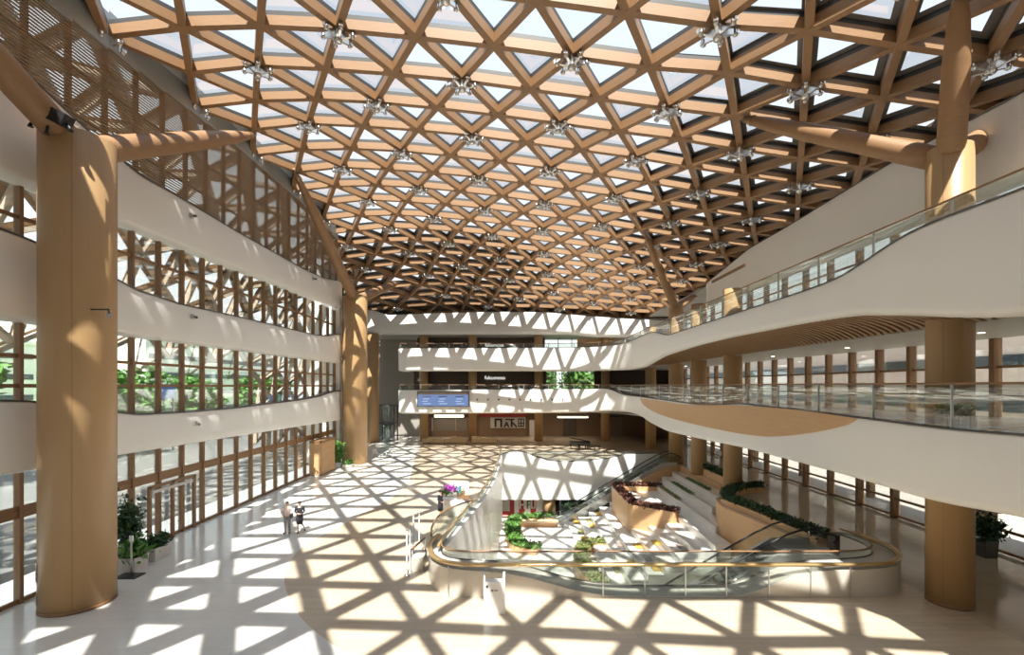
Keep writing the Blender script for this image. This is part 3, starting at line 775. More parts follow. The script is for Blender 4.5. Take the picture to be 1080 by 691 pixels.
# ================================================================== COLUMNS
def shaft_joint(mb, c, r, z0, z1, n):
    for i in range(n):
        a = 2*PI*i/n; mb.box(c[0]+r*math.cos(a)-.006, c[0]+r*math.cos(a)+.006, c[1]+r*math.sin(a)-.006, c[1]+r*math.sin(a)+.006, z0, z1)
    return mb
def branch(mb, a, b, r0, r1):
    a, b = Vector(a), Vector(b)
    pts = [a+(b-a)*t for t in (0, .08, .3, .6, .85, .97, 1)]
    return mb.tube(pts, [r0, r0, r0*.97, r0*.82+r1*.18, r0*.45+r1*.55, r1, r1*.6], 20)
def tree_column(label, x, y, r, ztop, tips, rb=.47):
    t = thing('tree_column', label, 'column', (x, y, 0))
    mb = MB().lathe((0, 0, 0), [(r, .12), (r, ztop-.03), (r-.03, ztop)], 56); part(mb, 'shaft', M['veneer'], t)
    part(MB().lathe((0, 0, 0), [(r+.015, 0), (r+.015, .12)], 56), 'base_ring', M['mullion'], t)
    mb = MB()
    for i in range(4):
        a = 2*PI*(i+.37)/4; mb.tube([(r*math.cos(a), r*math.sin(a), .12), (r*math.cos(a), r*math.sin(a), ztop-.05)], .008, 4)
    part(mb, 'panel_joint', M['mullion'], t)
    for tx, ty, tz in tips:
        d = Vector((tx-x, ty-y, 0)); d = d.normalized()*min(.35, d.length*.3) if d.length else d
        mb = branch(MB(), (d.x, d.y, ztop-.25), (tx-x, ty-y, tz-ztop+ztop), rb, .2)
        bo = part(mb, 'branch', M['timber'], t)
        dd = (Vector((tx-x, ty-y, tz))-Vector((d.x, d.y, ztop))).normalized(); e = Vector((tx-x, ty-y, tz))
        sh = MB().tube([e-dd*.5, e+dd*.05], [.26, .14], 12); sh.tube([e-dd*.1, e+dd*.45], .08, 8)
        part(sh, 'steel_shoe', M['bronze'], bo)
    return t
tree_column('broad veneered column with branches at the left front, nearest to the camera', -15.95, 17.45, 1.1, 17.05, [(-16.35, 29.8, 23.75), (-16.1, 5.2, 22.9)], .5)
tree_column('broad sunlit column with branches standing at the far end of the left glass wall', -16.25, 49.1, 1.22, 17.2, [(-16.3, 35.8, 24.0), (-14.6, 61, 21.3)], .5)
tree_column('large shaded column with branches at the right front behind the balcony', 16.15, 17.5, .69, 16.75, [(11.8, 24, 21.5), (14.75, 15.6, 20.9), (22.2, 20.4, 20.1)], .42)
tree_column('column with a branch rising left, in the far right corner under the roof', 16.95, 49.0, .72, 16.4, [(12.0, 42.4, 21.3), (21.4, 53, 18.9)], .42)
def round_column(label, x, y, r, z1, group):
    t = thing('round_column', label, 'column', (x, y, 0), group=group)
    part(MB().lathe((0, 0, 0), [(r, .1), (r, z1)], 32), 'shaft', M['veneer'], t)
    part(MB().lathe((0, 0, 0), [(r+.012, 0), (r+.012, .1)], 32), 'base_ring', M['mullion'], t)
G = 'round columns behind the balconies'
for px, lab in ((447, 'round veneered column behind the left part of the blue screen'), (498.5, 'round veneered column just right of the blue screen'), (568, 'round veneered column left of the piano, between shop and lit ceiling strip'), (638.5, 'round veneered column right of the long lit ceiling strip, behind the piano')):
    round_column(lab, (px-540)/500*69, 69, .62, 17.3, G)
round_column('round column where the back balcony turns to the right', 17.5, 59.8, .66, 15.4, G)
round_column('round column right of the escalator head behind the narrow planter', 16.95, 43.0, .68, 15.4, G)
round_column('round column in the right row beside the glass wall, nearest of the plain ones', 16.95, 36.4, .68, 15.4, G)
round_column('dark brown column in the recessed left back corner', -19.9, 67.5, .95, 15.4, G)
# small fittings on the near column
cam = thing('security_camera', 'small dark camera on a bracket on the near left column', 'camera', at(113, 330, 16.9))
p = Vector(cam.location)
wpart(MB().tube([(-15.05, 16.9, p.z+.12), (p.x+.05, p.y, p.z+.12)], .03, 8), 'bracket', M['darkmetal'], cam)
wpart(MB().tube([(p.x+.05, p.y, p.z+.14), (p.x+.08, p.y, p.z-.05)], .03, 8), 'drop_arm', M['darkmetal'], cam)
wpart(MB().obox((p.x+.14, p.y-.08, p.z-.1), (.1, -.12, -.04), (.06, .05, 0), (0, 0, .06)), 'housing', M['alu'], cam)
fx = thing('floodlight_rig', 'black floodlight clamped on top of the near left column', 'floodlight', (-15.9, 16.3, 17.0))
wpart(MB().tube([(-16.5, 16.35, 17.1), (-15.9, 16.2, 17.2), (-15.2, 16.2, 17.05)], .06, 8), 'crossbar', M['black'], fx)
wpart(MB().obox((-15.5, 16.1, 17.15), (.42, .0, -.2), (0, .2, 0), (.09, 0, .19)), 'lamp_body', M['black'], fx)
for dx, dz in ((-.75, -.2), (.6, -.35), (-.2, -.45)):
    wpart(MB().tube([(-15.6+dx*.5, 16.1, 17.1), (-15.6+dx, 16.1, 17.1+dz), (-15.6+dx, 16.1, 17.0+dz)], [.04, .05, .09], 8), 'spot_head', M['black'], fx)
for (px, py, w, h, lab) in ((55.5, 605, .3, .62, 'upper pale paper notice on the near left column'), (55.5, 633, .27, .34, 'lower pale paper notice on the near left column')):
    a = math.radians(228); c = Vector((-15.95+1.115*math.cos(a)*1.0, 17.45+1.115*math.sin(a), 0))
    D = c.y; X, Y, Z = at(px, py, D)
    t = thing('paper_notice', lab, 'notice', (c.x, c.y, Z)); u = Vector((-math.sin(a), math.cos(a), 0)); nrm = Vector((math.cos(a), math.sin(a), 0))
    wpart(MB().obox((c.x, c.y, Z), u*(w/2), nrm*.006, (0, 0, h/2)), 'sheet', M['paper'], t)
    for k in range(3): wpart(MB().obox((c.x, c.y, Z-h*.3+k*h*.27), u*(w*.36), nrm*.009, (0, 0, h*.03)), 'line_of_print', M['taupe'], t)
# ================================================================== PEOPLE
def skin_mesh(verts, edges, radii, root=0, sub=2):
    me = bpy.data.meshes.new('s'); me.from_pydata([tuple(v) for v in verts], edges, []); me.update()
    ob = bpy.data.objects.new('s', me); COL.objects.link(ob)
    ob.modifiers.new('skin', 'SKIN')
    sv = me.skin_vertices[0].data
    for i, r in enumerate(radii):
        sv[i].radius = r if isinstance(r, tuple) else (r, r)
        sv[i].use_root = (i == root)
    ob.modifiers['skin'].use_smooth_shade = True
    s = ob.modifiers.new('sub', 'SUBSURF'); s.levels = s.render_levels = sub
    dg = bpy.context.evaluated_depsgraph_get(); dg.update()
    m2 = bpy.data.meshes.new_from_object(ob.evaluated_get(dg)); bpy.data.objects.remove(ob)
    return m2
def link_mesh(me, name, mat, parent):
    me.materials.clear(); me.materials.append(mat); me.name = name
    o = bpy.data.objects.new(name, me); COL.objects.link(o); o.parent = parent
    return o
def person(label, loc, rz, pose, top, bottom, skirt=False, h=1.7):
    t = thing('person', label, 'person', loc, rz); J = {k: Vector(v) for k, v in pose.items()}
    V, E, R = [], [], []
    def v(p, r, par=None):
        V.append(Vector(p)); R.append(r)
        if par is not None: E.append((par, len(V)-1))
        return len(V)-1
    pel = v(J['pelvis'], (.145, .105)); wai = v(J['waist'], (.125, .095), pel); che = v(J['chest'], (.15, .11), wai); ubr = v(J['upper'], (.12, .09), che)
    nk = v(J['neck'], .052, ubr); ch = v(J['chin'], (.058, .066), nk); hd = v(J['head'], (.074, .09), ch); v(J['crown'], (.05, .06), hd)
    for s in 'LR':
        sh = v(J['sh'+s], .062, ubr); el = v(J['el'+s], .042, sh); wr = v(J['wr'+s], .028, el)
        d = (J['ha'+s]-J['wr'+s]).normalized(); sd = Vector((1 if s == 'R' else -1, 0, 0)); sd = (sd-d*sd.dot(d)).normalized()
        pm = v(J['wr'+s]+d*.06, (.036, .02), wr)
        for f, ln in zip((-1.5, -.5, .5, 1.5), (.062, .078, .084, .07)):
            a = v(J['wr'+s]+d*.10+sd*f*.018, .0095, pm); n_ = Vector((0, -.25, -.15))
            v(J['wr'+s]+d*(.10+ln*.55)+sd*f*.019+n_*.02, .0085, a); v(J['wr'+s]+d*(.10+ln)+sd*f*.019+n_*.07, .0075, len(V)-1)
        th = v(J['wr'+s]+d*.05-sd*.04+Vector((0, -.01, 0)), .011, pm); v(J['wr'+s]+d*.09-sd*.055+Vector((0, -.03, 0)), .009, th)
        hp = v(J['hip'+s], .085, pel); kn = v(J['kn'+s], .055, hp); cf = v(J['kn'+s]*.62+J['an'+s]*.38, .05, kn); an = v(J['an'+s], .034, cf)
        to = v(J['to'+s], (.036, .024), an)
    link_mesh(skin_mesh(V, E, R), 'body', M['skin'], t)
    # face: nose, eyes, mouth, ears
    f = J.get('face', Vector((0, -1, 0))).normalized(); sx = f.cross(Vector((0, 0, 1))).normalized(); hc = J['head']
    mb = MB().tube([hc+f*.075+Vector((0, 0, .0)), hc+f*.105+Vector((0, 0, -.03)), hc+f*.08+Vector((0, 0, -.04))], [.008, .015, .006], 8); part(mb, 'nose', M['skin'], t)
    for s in (-1, 1):
        part(MB().lathe(tuple(hc+f*.082+sx*s*.032+Vector((0, 0, .012))), [(.002, -.006), (.011, 0), (.002, .006)], 8), 'eye', M['black'], t)
        part(MB().tube([hc+sx*s*.074+Vector((0, 0, .02)), hc+sx*s*.085+Vector((0, 0, 0)), hc+sx*s*.074+Vector((0, 0, -.03))], [.008, .014, .006], 6), 'ear', M['skin'], t)
    part(MB().tube([hc+f*.082-sx*.024+Vector((0, 0, -.062)), hc+f*.09+Vector((0, 0, -.064)), hc+f*.082+sx*.024+Vector((0, 0, -.062))], .006, 6), 'mouth', M['red'], t)
    # hair cap over the crown and back of the head
    hb = MB(); rows = []
    for i in range(9):
        th = PI*.62*i/8; row = []
        for j in range(20):
            a = 2*PI*j/20; d = sx*math.cos(a)+f*math.sin(a)
            lim = th*(.72 if d.dot(f) > .55 else 1.0)
            row.append(hc+Vector((0, 0, .025))+d*math.sin(lim)*(.092 if abs(d.dot(f)) < .6 else .105)+Vector((0, 0, 1))*math.cos(lim)*.105)
        rows.append(row)
    part(hb.grid(rows, True, True), 'hair', M['hair'], t)
    # clothes
    V, E, R = [], [], []
    p0 = v(J['pelvis']+Vector((0, 0, -.12 if skirt else -.05)), (.175, .135)); w0 = v(J['waist'], (.148, .115), p0); c0 = v(J['chest'], (.172, .13), w0); u0 = v(J['upper']+Vector((0, 0, .005)), (.135, .105), c0); v(J['neck']+Vector((0, .005, -.012)), (.068, .066), u0)
    for s in 'LR':
        a = v(J['sh'+s], .078, u0); b = v(J['el'+s], .058, a); v(J['wr'+s]*.92+J['el'+s]*.08, .043, b)
    link_mesh(skin_mesh(V, E, R), 'jacket' if skirt else 'shirt', top, t)
    if skirt:
        pel_ = J['pelvis']; kz = (J['knL'].z+J['knR'].z)/2
        rows = []
        for zz, rx, ry in ((pel_.z+.2, .14, .105), (pel_.z, .175, .135), (pel_.z-.2, .185, .15), (kz-.02, .17, .15), (kz-.02, .15, .13), (pel_.z, .12, .1)):
            rows.append([Vector((pel_.x+rx*math.cos(2*PI*j/24), pel_.y+ry*math.sin(2*PI*j/24), zz)) for j in range(24)])
        part(MB().grid(rows, True, True), 'skirt', bottom, t)
    else:
        V, E, R = [], [], []
        p0 = v(J['pelvis']+Vector((0, 0, .03)), (.155, .118))
        for s in 'LR':
            a = v(J['hip'+s], .102, p0); b = v(J['kn'+s], .072, a); v(J['an'+s]+Vector((0, 0, -.03)), .058, b)
        link_mesh(skin_mesh(V, E, R), 'trousers', bottom, t)
    for s in 'LR':
        an, to = J['an'+s], J['to'+s]; d = (to-an); d.z = 0; d = d.normalized() if d.length else Vector((0, -1, 0))
        base = Vector((an.x, an.y, min(an.z, to.z)))
        mb = MB().tube([base-d*.06+Vector((0, 0, -.012)), base+d*.02+Vector((0, 0, -.008)), base+d*.13+Vector((0, 0, -.016)), base+d*.19+Vector((0, 0, -.02))], [.038, .045, .042, .022], 10)
        part(mb, 'shoe', M['black'], t)
    return t
def base_pose(**kw):
    p = dict(pelvis=(0, 0, .95), waist=(0, 0, 1.09), chest=(0, 0, 1.25), upper=(0, .01, 1.38), neck=(0, .01, 1.46), chin=(0, -.015, 1.53), head=(0, -.01, 1.60), crown=(0, 0, 1.66),
             shL=(-.17, .01, 1.38), shR=(.17, .01, 1.38), elL=(-.25, .03, 1.12), elR=(.25, .03, 1.12), wrL=(-.24, -.08, .90), wrR=(.24, -.08, .90), haL=(-.23, -.11, .80), haR=(.23, -.11, .80),
             hipL=(-.085, 0, .88), hipR=(.085, 0, .88), knL=(-.10, -.03, .49), knR=(.10, .02, .49), anL=(-.11, .0, .075), anR=(.11, .06, .075), toL=(-.13, -.14, .045), toR=(.13, -.08, .045), face=(0, -1, 0))
    p.update(kw); return p
p1 = at(303, 562.5, 4000/(562.5-407)); p2 = at(316, 562, 4000/155.)
man = person('man in pale pink shirt and grey trousers walking with one hand on his hip', (p1[0], p1[1], .006), .1,
       base_pose(elL=(-.33, .06, 1.17), wrL=(-.22, -.09, 1.02), haL=(-.13, -.12, .99), elR=(.28, .04, 1.14), wrR=(.23, -.14, 1.02), haR=(.16, -.2, 1.0)), M['pinkshirt'], M['greytrouser'])
woman = person('woman in black jacket and knee length skirt walking beside the man in pink', (p2[0], p2[1], .006), .25,
       base_pose(elL=(-.24, .05, 1.14), wrL=(-.08, -.2, 1.09), haL=(.02, -.24, 1.08), elR=(.24, .05, 1.14), wrR=(.10, -.2, 1.06), haR=(.0, -.25, 1.06),
                 knL=(-.08, -.08, .5), anL=(-.08, -.02, .075), toL=(-.08, -.15, .045), knR=(.10, -.02, .5), anR=(.2, .30, .2), toR=(.22, .22, .08)), M['navy'], M['navy'], True)
bag = thing('shoulder_bag', 'small black bag carried at the waist by the man in pink', 'bag', (p1[0]+.27, p1[1]-.1, .98))
part(MB().box(-.05, .06, -.1, .1, -.11, .11), 'pouch', M['black'], bag); part(MB().tube([(0, -.08, .11), (0, -.05, .25), (0, .05, .25), (0, .08, .11)], .01, 6), 'strap', M['black'], bag)
p3 = at(464.5, 519, 28.6)
person('attendant in black standing beside the white flower counter by the court railing', (p3[0], p3[1], .006), 1.2,
       base_pose(elL=(-.2, .04, 1.12), elR=(.2, .04, 1.12), wrL=(-.12, -.14, 1.0), wrR=(.12, -.14, 1.0), haL=(-.03, -.18, .98), haR=(.03, -.18, .97)), M['navy'], M['navy'], True)

# ================================================================== FURNITURE OF THE HALL
k = thing('information_kiosk', 'white box totem with two upright ends in front of the court parapet', 'kiosk', (-.62, 16.75, 0))
part(MB().box(-.34, .34, -.17, .17, 0.0, 1.12), 'cabinet', M['white2'], k)
for s in (-1, 1): part(MB().box(s*.34-.035, s*.34+.035, -.19, .19, 0.0, 1.36), 'end_panel', M['white2'], k)
part(MB().box(-.12, -.03, -.18, -.168, .80, .87), 'print_mark', M['taupe'], k); part(MB().box(.0, .13, -.18, -.168, .82, .86), 'print_mark', M['taupe'], k)
part(MB().lathe((-.25, -.175, .98), [(.02, -.045), (.045, -.03), (.045, .03), (.02, .045)], 10), 'round_mark', M['darkmetal'], k)
# tall slim posts at the head of the court parapet
for px, y0, y1, lab in ((429, 560, 607, 'nearest tall slim metal post left of the court parapet'), (432.5, 555, 603, 'second tall slim metal post left of the court parapet'), (436, 544, 598, 'third tall slim metal post left of the court parapet'), (442, 543, 588, 'short slim metal post closest to the parapet end')):
    D = 4000/(y1-407); X, Y, Z = at(px, y1, D); zt = zat(y0, D)
    t = thing('barrier_post', lab, 'post', (X, Y, 0))
    part(MB().lathe((0, 0, 0), [(.11, .006), (.11, .02), (.035, .03), (.035, zt)], 14), 'pole', M['alu'], t); part(MB().lathe((0, 0, 0), [(.05, zt), (.05, zt+.03), (.01, zt+.05)], 14), 'finial', M['chrome'], t)
g = thing('access_gate', 'low gate box with sloping dark rail at the left end of the court parapet', 'gate', (-4.15, 21.0, .006))
part(MB().box(-.25, .3, -.5, .5, 0, .55), 'cabinet', M['parapet'], g); part(MB().bar((-.3, -.4, .8), (.25, .5, 1.15), .06, .06), 'sloping_rail', M['mullion'], g)
part(MB().box(-.27, -.21, -.42, -.36, .5, .82), 'rail_post', M['alu'], g); part(MB().box(.2, .26, .42, .48, .5, 1.15), 'rail_post', M['alu'], g)

# white flower counter
c = thing('flower_counter', 'white counter with a tall white back panel beside the attendant in black', 'counter', (-3.55, 29.9, .006), .12)
mb = MB()
arc = [(-.95+1.75*t, -.35*math.sin(PI*t)) for t in [i/16 for i in range(17)]]
mb.sweep(arc, lambda i: [(arc[i][0], arc[i][1]-.35, 0), (arc[i][0], arc[i][1]-.35, .95), (arc[i][0], arc[i][1]+.35, .95), (arc[i][0], arc[i][1]+.35, 0)], False); part(mb, 'desk', M['white2'], c)
part(MB().box(-.4, .85, .75, .95, 0, 1.75), 'back_panel', M['white2'], c)
def bouquet(label, px, py, D, mat, r, n):
    t = thing('bouquet', label, 'flowers', at(px, py, D))
    part(foliage(MB(), lambda: (rnd.gauss(0, r*.5), rnd.gauss(0, r*.4), r*.6+rnd.gauss(0, r*.35)), n, r*.4, rnd), 'blossom', mat, t)
    part(foliage(MB(), lambda: (rnd.gauss(0, r*.4), rnd.gauss(0, r*.4), r*.1+rnd.random()*r*.3), n//2, r*.4, rnd), 'foliage', M['leaf_b'], t)
    part(MB().lathe((0, 0, -.02), [(.07, 0), (.1, .1), (.085, .24)], 12), 'vase', M['white2'], t)
bouquet('big purple bouquet on the white counter', 474.5, 520, 29.2, M['purple'], .36, 300)
bouquet('teal bouquet on the white counter right of the purple one', 483, 519.5, 29.4, M['teal'], .28, 200)
bouquet('low bright green bouquet at the left end of the white counter', 471, 522, 29.0, M['leaf_b'], .26, 180)
for px, w, h, lab in ((488, .28, .62, 'tall brown box standing on the white counter'), (484, .2, .34, 'small brown box left of the tall brown box'), (493, .3, .3, 'low brown box at the right of the white counter')):
    p = at(px, 520.6, 29.5); t = thing('gift_box', lab, 'box', (p[0], p[1], .96))
    part(MB().box(-w/2, w/2, -.12, .12, 0, h*.86), 'box_body', M['cardboard'], t); part(MB().box(-w/2-.015, w/2+.015, -.135, .135, h*.86, h), 'lid', M['tan'], t)

# grand piano and stool
pn = thing('grand_piano', 'black grand piano with raised lid standing behind the court', 'piano', (8.5, 59.4, .006), PI)
def piano():
    out = [(-1.25, -.75), (1.25, -.75), (1.25, -.1), (1.0, .35), (.35, .6), (-.2, .85), (-.75, .95), (-1.15, .8), (-1.25, .4)]
    part(MB().slab(out, [], .62, .98), 'case', M['ebony'], pn)
    lid = [(x, y, .99+max(0, .0)) for x, y in out]
    lb_ = MB(); nlid = len(out)
    lv = [(x, y, 1.0+(y+.75)*-.0+(.75-x*.0)*0+(1.25+x)*.18) for x, y in out]; lv2 = [(a, b, c_+.03) for a, b, c_ in lv]
    lb_.add(lv+lv2, [list(range(nlid))[::-1], list(range(nlid, 2*nlid))]+[(i, (i+1) % nlid, nlid+(i+1) % nlid, nlid+i) for i in range(nlid)]); part(lb_, 'lid', M['ebony'], pn)
    part(MB().box(-1.1, 1.1, -.98, -.7, .66, .74), 'keyboard', M['white2'], pn)
    part(MB().box(-.02, .02, -.4, -.36, .98, 1.2), 'lid_prop', M['ebony'], pn)
    for x, y in ((-1.05, -.55), (1.05, -.55), (-.6, .65)):
        lg = part(MB().lathe((x, y, 0), [(.05, .06), (.06, .2), (.09, .62)], 10), 'leg', M['ebony'], pn); part(MB().lathe((x, y, 0), [(.04, 0), (.05, .03), (.04, .06)], 10), 'castor', M['brass'], lg)
    part(MB().box(-.12, .12, -.6, -.5, .08, .62), 'pedal_lyre', M['ebony'], pn)
piano()
st = thing('piano_stool', 'small dark stool at the right of the grand piano', 'stool', (10.55, 58.9, .006))
part(MB().box(-.35, .35, -.22, .22, .44, .54), 'seat', M['ebony'], st)
for x in (-.3, .3):
    for y in (-.18, .18): part(MB().box(x-.03, x+.03, y-.03, y+.03, 0, .44), 'leg', M['ebony'], st)

# timber seating blocks under the blue screen
for x0, x1, y, segs, lab in ((445.5, 469.5, 467, (.62, .78, .7, .58), 'leftmost tan timber seating block below the blue screen'), (470.5, 492, 466, (.75, 1.0, .9, .8), 'middle tan timber seating block, the tallest one, below the blue screen'), (497.5, 523.5, 465.7, (1.0, .62, .82, .72, .66), 'right tan timber seating block with a tall left end, past the column')):
    D = 66.2; xa, xb = (x0-540)/500*D, (x1-540)/500*D; w = (xb-xa)/len(segs)
    t = thing('seating_block', lab, 'bench', ((xa+xb)/2, D, .006))
    for i, hh in enumerate(segs):
        X = -(xb-xa)/2+i*w; b = part(MB().box(X+.02, X+w-.02, -.5, .5, .1, hh*.85), 'block', M['tan'], t)
        part(MB().box(X, X+w, -.55, .55, hh*.85, hh*.85+.07), 'top_board', M['tan'], b)
    part(MB().box(-(xb-xa)/2+.1, (xb-xa)/2-.1, -.4, .4, 0, .1), 'plinth', M['mullion'], t)
# white cafe chairs in the far left
def cafe_chair(label, loc, rz):
    t = thing('cafe_chair', label, 'chair', loc, rz, None)
    rows = [[(-.24+.48*i/6, -.24+.48*j/4, .45+.03*((i-3)/3)**2) for i in range(7)] for j in range(5)]
    part(MB().grid(rows).grid([[(a, b, c_-.03) for a, b, c_ in r] for r in rows]), 'seat', M['white2'], t)
    rows = [[(-.24+.48*i/6, .24+.06*j/4-.05*(1-((i-3)/3)**2)*-1, .47+.42*j/4) for i in range(7)] for j in range(5)]
    part(MB().grid(rows).grid([[(a, b+.03, c_) for a, b, c_ in r] for r in rows]), 'backrest', M['white2'], t)
    for x in (-.2, .2):
        for y in (-.2, .2): part(MB().tube([(x*1.15, y*1.15, 0), (x, y, .45)], .018, 6), 'leg', M['alu'], t)
cafe_chair('white cafe chair at the foot of the sunlit far column, left one', (-15.35, 53.2, 0), .5)
cafe_chair('white cafe chair at the foot of the sunlit far column, right one', (-14.1, 53.6, 0), -1.0)
tb = thing('cafe_table', 'round dark cafe table between the two white chairs', 'table', (-14.75, 54.0, 0))
part(MB().lathe((0, 0, 0), [(.4, .70), (.42, .72), (.42, .74), (.4, .76)], 24), 'tabletop', M['darkmetal'], tb); part(MB().lathe((0, 0, 0), [(.04, .03), (.035, .7)], 12), 'stem', M['alu'], tb); part(MB().lathe((0, 0, 0), [(.25, 0), (.25, .02), (.04, .04)], 20), 'foot', M['alu'], tb)
# glass lift in the far left corner
lf = thing('glass_lift', 'dark framed glass lift shaft with a pale cabin in the far left corner', 'lift', (-18.0, 69.0, 0))
for x in (-1.1, 1.1):
    for y in (-1.0, 1.0): part(MB().box(x-.08, x+.08, y-.08, y+.08, 0, 5.2), 'corner_post', M['darkmetal'], lf)
for z in (2.6, 5.2): part(MB().box(-1.15, 1.15, -1.05, 1.05, z-.08, z+.08), 'ring_beam', M['darkmetal'], lf)
part(MB().box(-1.05, 1.05, -1.0, -.98, .1, 5.1), 'glass_front', M['glass'], lf)
part(MB().lathe((0, 0, 0), [(.7, .1), (.72, .2), (.72, 2.3), (.6, 2.45)], 24), 'cabin', M['alu'], lf)

# left glass door with pull handles
d = thing('door_1', 'double glass door with brown frame and pull handles in the left glass wall', 'door', (-18.0, 25.2, 0), kind='structure')
for y in (23.55, 25.15, 26.85): wpart(MB().box(-18.08, -17.94, y-.08, y+.08, 0, 2.95), 'frame_post', M['mullion'], d)
wpart(MB().box(-18.08, -17.94, 23.5, 26.9, 2.85, 3.0), 'frame_head', M['mullion'], d)
for y in (24.85, 25.45): wpart(MB().tube([(-17.93, y, .75), (-17.8, y, .8), (-17.8, y, 2.3), (-17.93, y, 2.35)], .035, 8), 'pull_handle', M['mullion'], d)
wpart(MB().box(-17.95, -17.93, 23.7, 26.7, 2.6, 2.75), 'print_band', M['paper'], d)
# timber vestibule near the far column
v_ = thing('timber_vestibule', 'brown timber entrance lobby before the far end of the left glass wall', 'lobby', (-17.6, 43, 0))
for i in range(22):
    y = 42.2+i*.145; wpart(MB().box(-17.02, -16.92, y-.05, y+.05, .1, 2.9), 'slat', M['wood'], v_)
wpart(MB().box(-18.0, -16.9, 42.1, 45.4, 2.9, 3.1), 'roof_board', M['mullion'], v_); wpart(MB().box(-17.1, -16.88, 42.1, 45.4, 0, .12), 'base_rail', M['mullion'], v_)
wpart(MB().box(-18.0, -17.9+.9, 42.08, 42.18, .1, 2.9), 'end_board', M['wood'], v_)

# ------------------------------------------------------------------ plants
def potted(name, label, loc, pot, leafmat, n, lf_, spread, zc, zr, trunk=True, rz=0):
    t = thing(name, label, 'plant', loc, rz)
    w, l, h = pot
    mb = MB()
    vs = [(-w*.45, -l*.45, 0), (w*.45, -l*.45, 0), (w*.45, l*.45, 0), (-w*.45, l*.45, 0), (-w*.5, -l*.5, h), (w*.5, -l*.5, h), (w*.5, l*.5, h), (-w*.5, l*.5, h)]
    mb.add(vs, [(0, 3, 2, 1), (0, 1, 5, 4), (1, 2, 6, 5), (2, 3, 7, 6), (3, 0, 4, 7)])
    ins_ = [(x*.86, y*.9, z) for x, y, z in vs[4:]]; low = [(x*.84, y*.88, h-.06) for x, y, z in vs[4:]]
    mb.add(vs[4:]+ins_, [(0, 1, 5, 4), (1, 2, 6, 5), (2, 3, 7, 6), (3, 0, 4, 7)]); mb.add(ins_+low, [(0, 1, 5, 4), (1, 2, 6, 5), (2, 3, 7, 6), (3, 0, 4, 7)])
    part(mb, 'pot', M['paper'] if name != 'dark_potted_shrub' else M['darkmetal'], t)
    part(MB().add(low, [(0, 1, 2, 3)]), 'soil', M['soil'], t)
    if trunk: part(MB().tube([(0, 0, h-.08), (.04, .02, zc*.6), (-.03, .03, zc)], [.05, .04, .03], 8), 'stem', M['bark'], t)
    sx, sy = spread
    part(foliage(MB(), lambda: (rnd.gauss(0, sx*.45), rnd.gauss(0, sy*.45), zc+rnd.gauss(0, zr*.45)), n, lf_, rnd), 'foliage', leafmat, t)
    return t
potted('potted_tree', 'tall dark leaved potted tree right beside the near left column', (-17.25, 21.3, 0), (.7, .7, .6), M['leaf_d'], 1100, .2, (.5, .45), 1.75, 1.0)
potted('planter_box', 'low beige planter with spiky green plants beside the tall potted tree', (-16.45, 20.6, 0), (.75, .8, .62), M['leaf'], 600, .26, (.4, .5), .85, .35, False)
potted('planter_box', 'low beige planter with dark plants nearest the double glass door', (-16.5, 22.0, 0), (.7, 1.1, .6), M['leaf_d'], 420, .22, (.35, .5), .78, .28, False)
potted('potted_tree', 'bright green potted bush beside the sunlit far column', (-17.1, 46.6, 0), (.8, .8, .5), M['leaf_b'], 1300, .22, (.6, .5), 1.5, 1.0)
potted('planter_box', 'small planter at the foot of the sunlit far column', (-16.0, 46.4, 0), (.8, 1.2, .35), M['leaf'], 300, .2, (.4, .7), .5, .25, False)
potted('dark_potted_shrub', 'dark potted shrub by the glass wall right of the large right column', (22.2, 22.2, .006), (.6, .6, .8), M['leaf_d'], 700, .24, (.6, .6), 1.35, .6)
sp_ = thing('notice_stand', 'thin metal notice pole on a black plate before the planters', 'stand', (-16.0, 19.9, 0))
part(MB().box(-.5, .4, -.3, .3, 0, .04), 'base_plate', M['black'], sp_); part(MB().tube([(.1, -.1, .04), (.1, -.1, 1.75)], .035, 8), 'pole', M['alu'], sp_); part(MB().box(.03, .17, -.13, -.07, 1.5, 1.75), 'card_holder', M['alu'], sp_)
# picket planter on the right balcony
pp = thing('picket_planter', 'yellow green plants in a white picket planter on the right balcony by the column', 'planter', (14.85, 15.9, 6.5))
for i in range(9): part(MB().box(-.5+i*.125-.04, -.5+i*.125+.04, -.22, -.19, 0, .5), 'picket', M['white2'], pp)
part(MB().box(-.5, .5, -.18, .2, .02, .42), 'trough', M['paper'], pp)
part(foliage(MB(), lambda: (rnd.uniform(-.5, .5), rnd.gauss(0, .12), .45+rnd.random()*.4), 500, .16, rnd), 'foliage', M['leaf_y'], pp)

# ------------------------------------------------------------------ back wall contents
scn = thing('led_screen', 'wide blue information screen with three columns of small print on the back balcony', 'screen', at(467.5, 421, 59.86))
x0, z0, _ = 0, 0, 0; W_, H_ = 6.55, 1.95; cx_, cy_, cz_ = scn.location
part(MB().box(-W_/2, W_/2, -.12, .1, -H_/2, H_/2), 'housing', M['darkmetal'], scn)
part(MB().box(-W_/2+.1, W_/2-.1, -.135, -.121, -H_/2+.1, H_/2-.1), 'display', M['screen'], scn)
part(MB().box(-W_/2+.1, W_/2-.1, -.14, -.136, H_/2-.42, H_/2-.1), 'title_bar', M['taupe'], scn)
for cxx, nline in ((-2.1, 4), (-.05, 4), (2.1, 4)):
    for i in range(nline):
        part(MB().box(cxx-.55+(i % 2)*.12, cxx+.55-(i % 3)*.2, -.145, -.136, .32-i*.3-.045, .32-i*.3+.045), 'line_of_print', M['screen_hi'] if i else M['darkmetal'], scn)
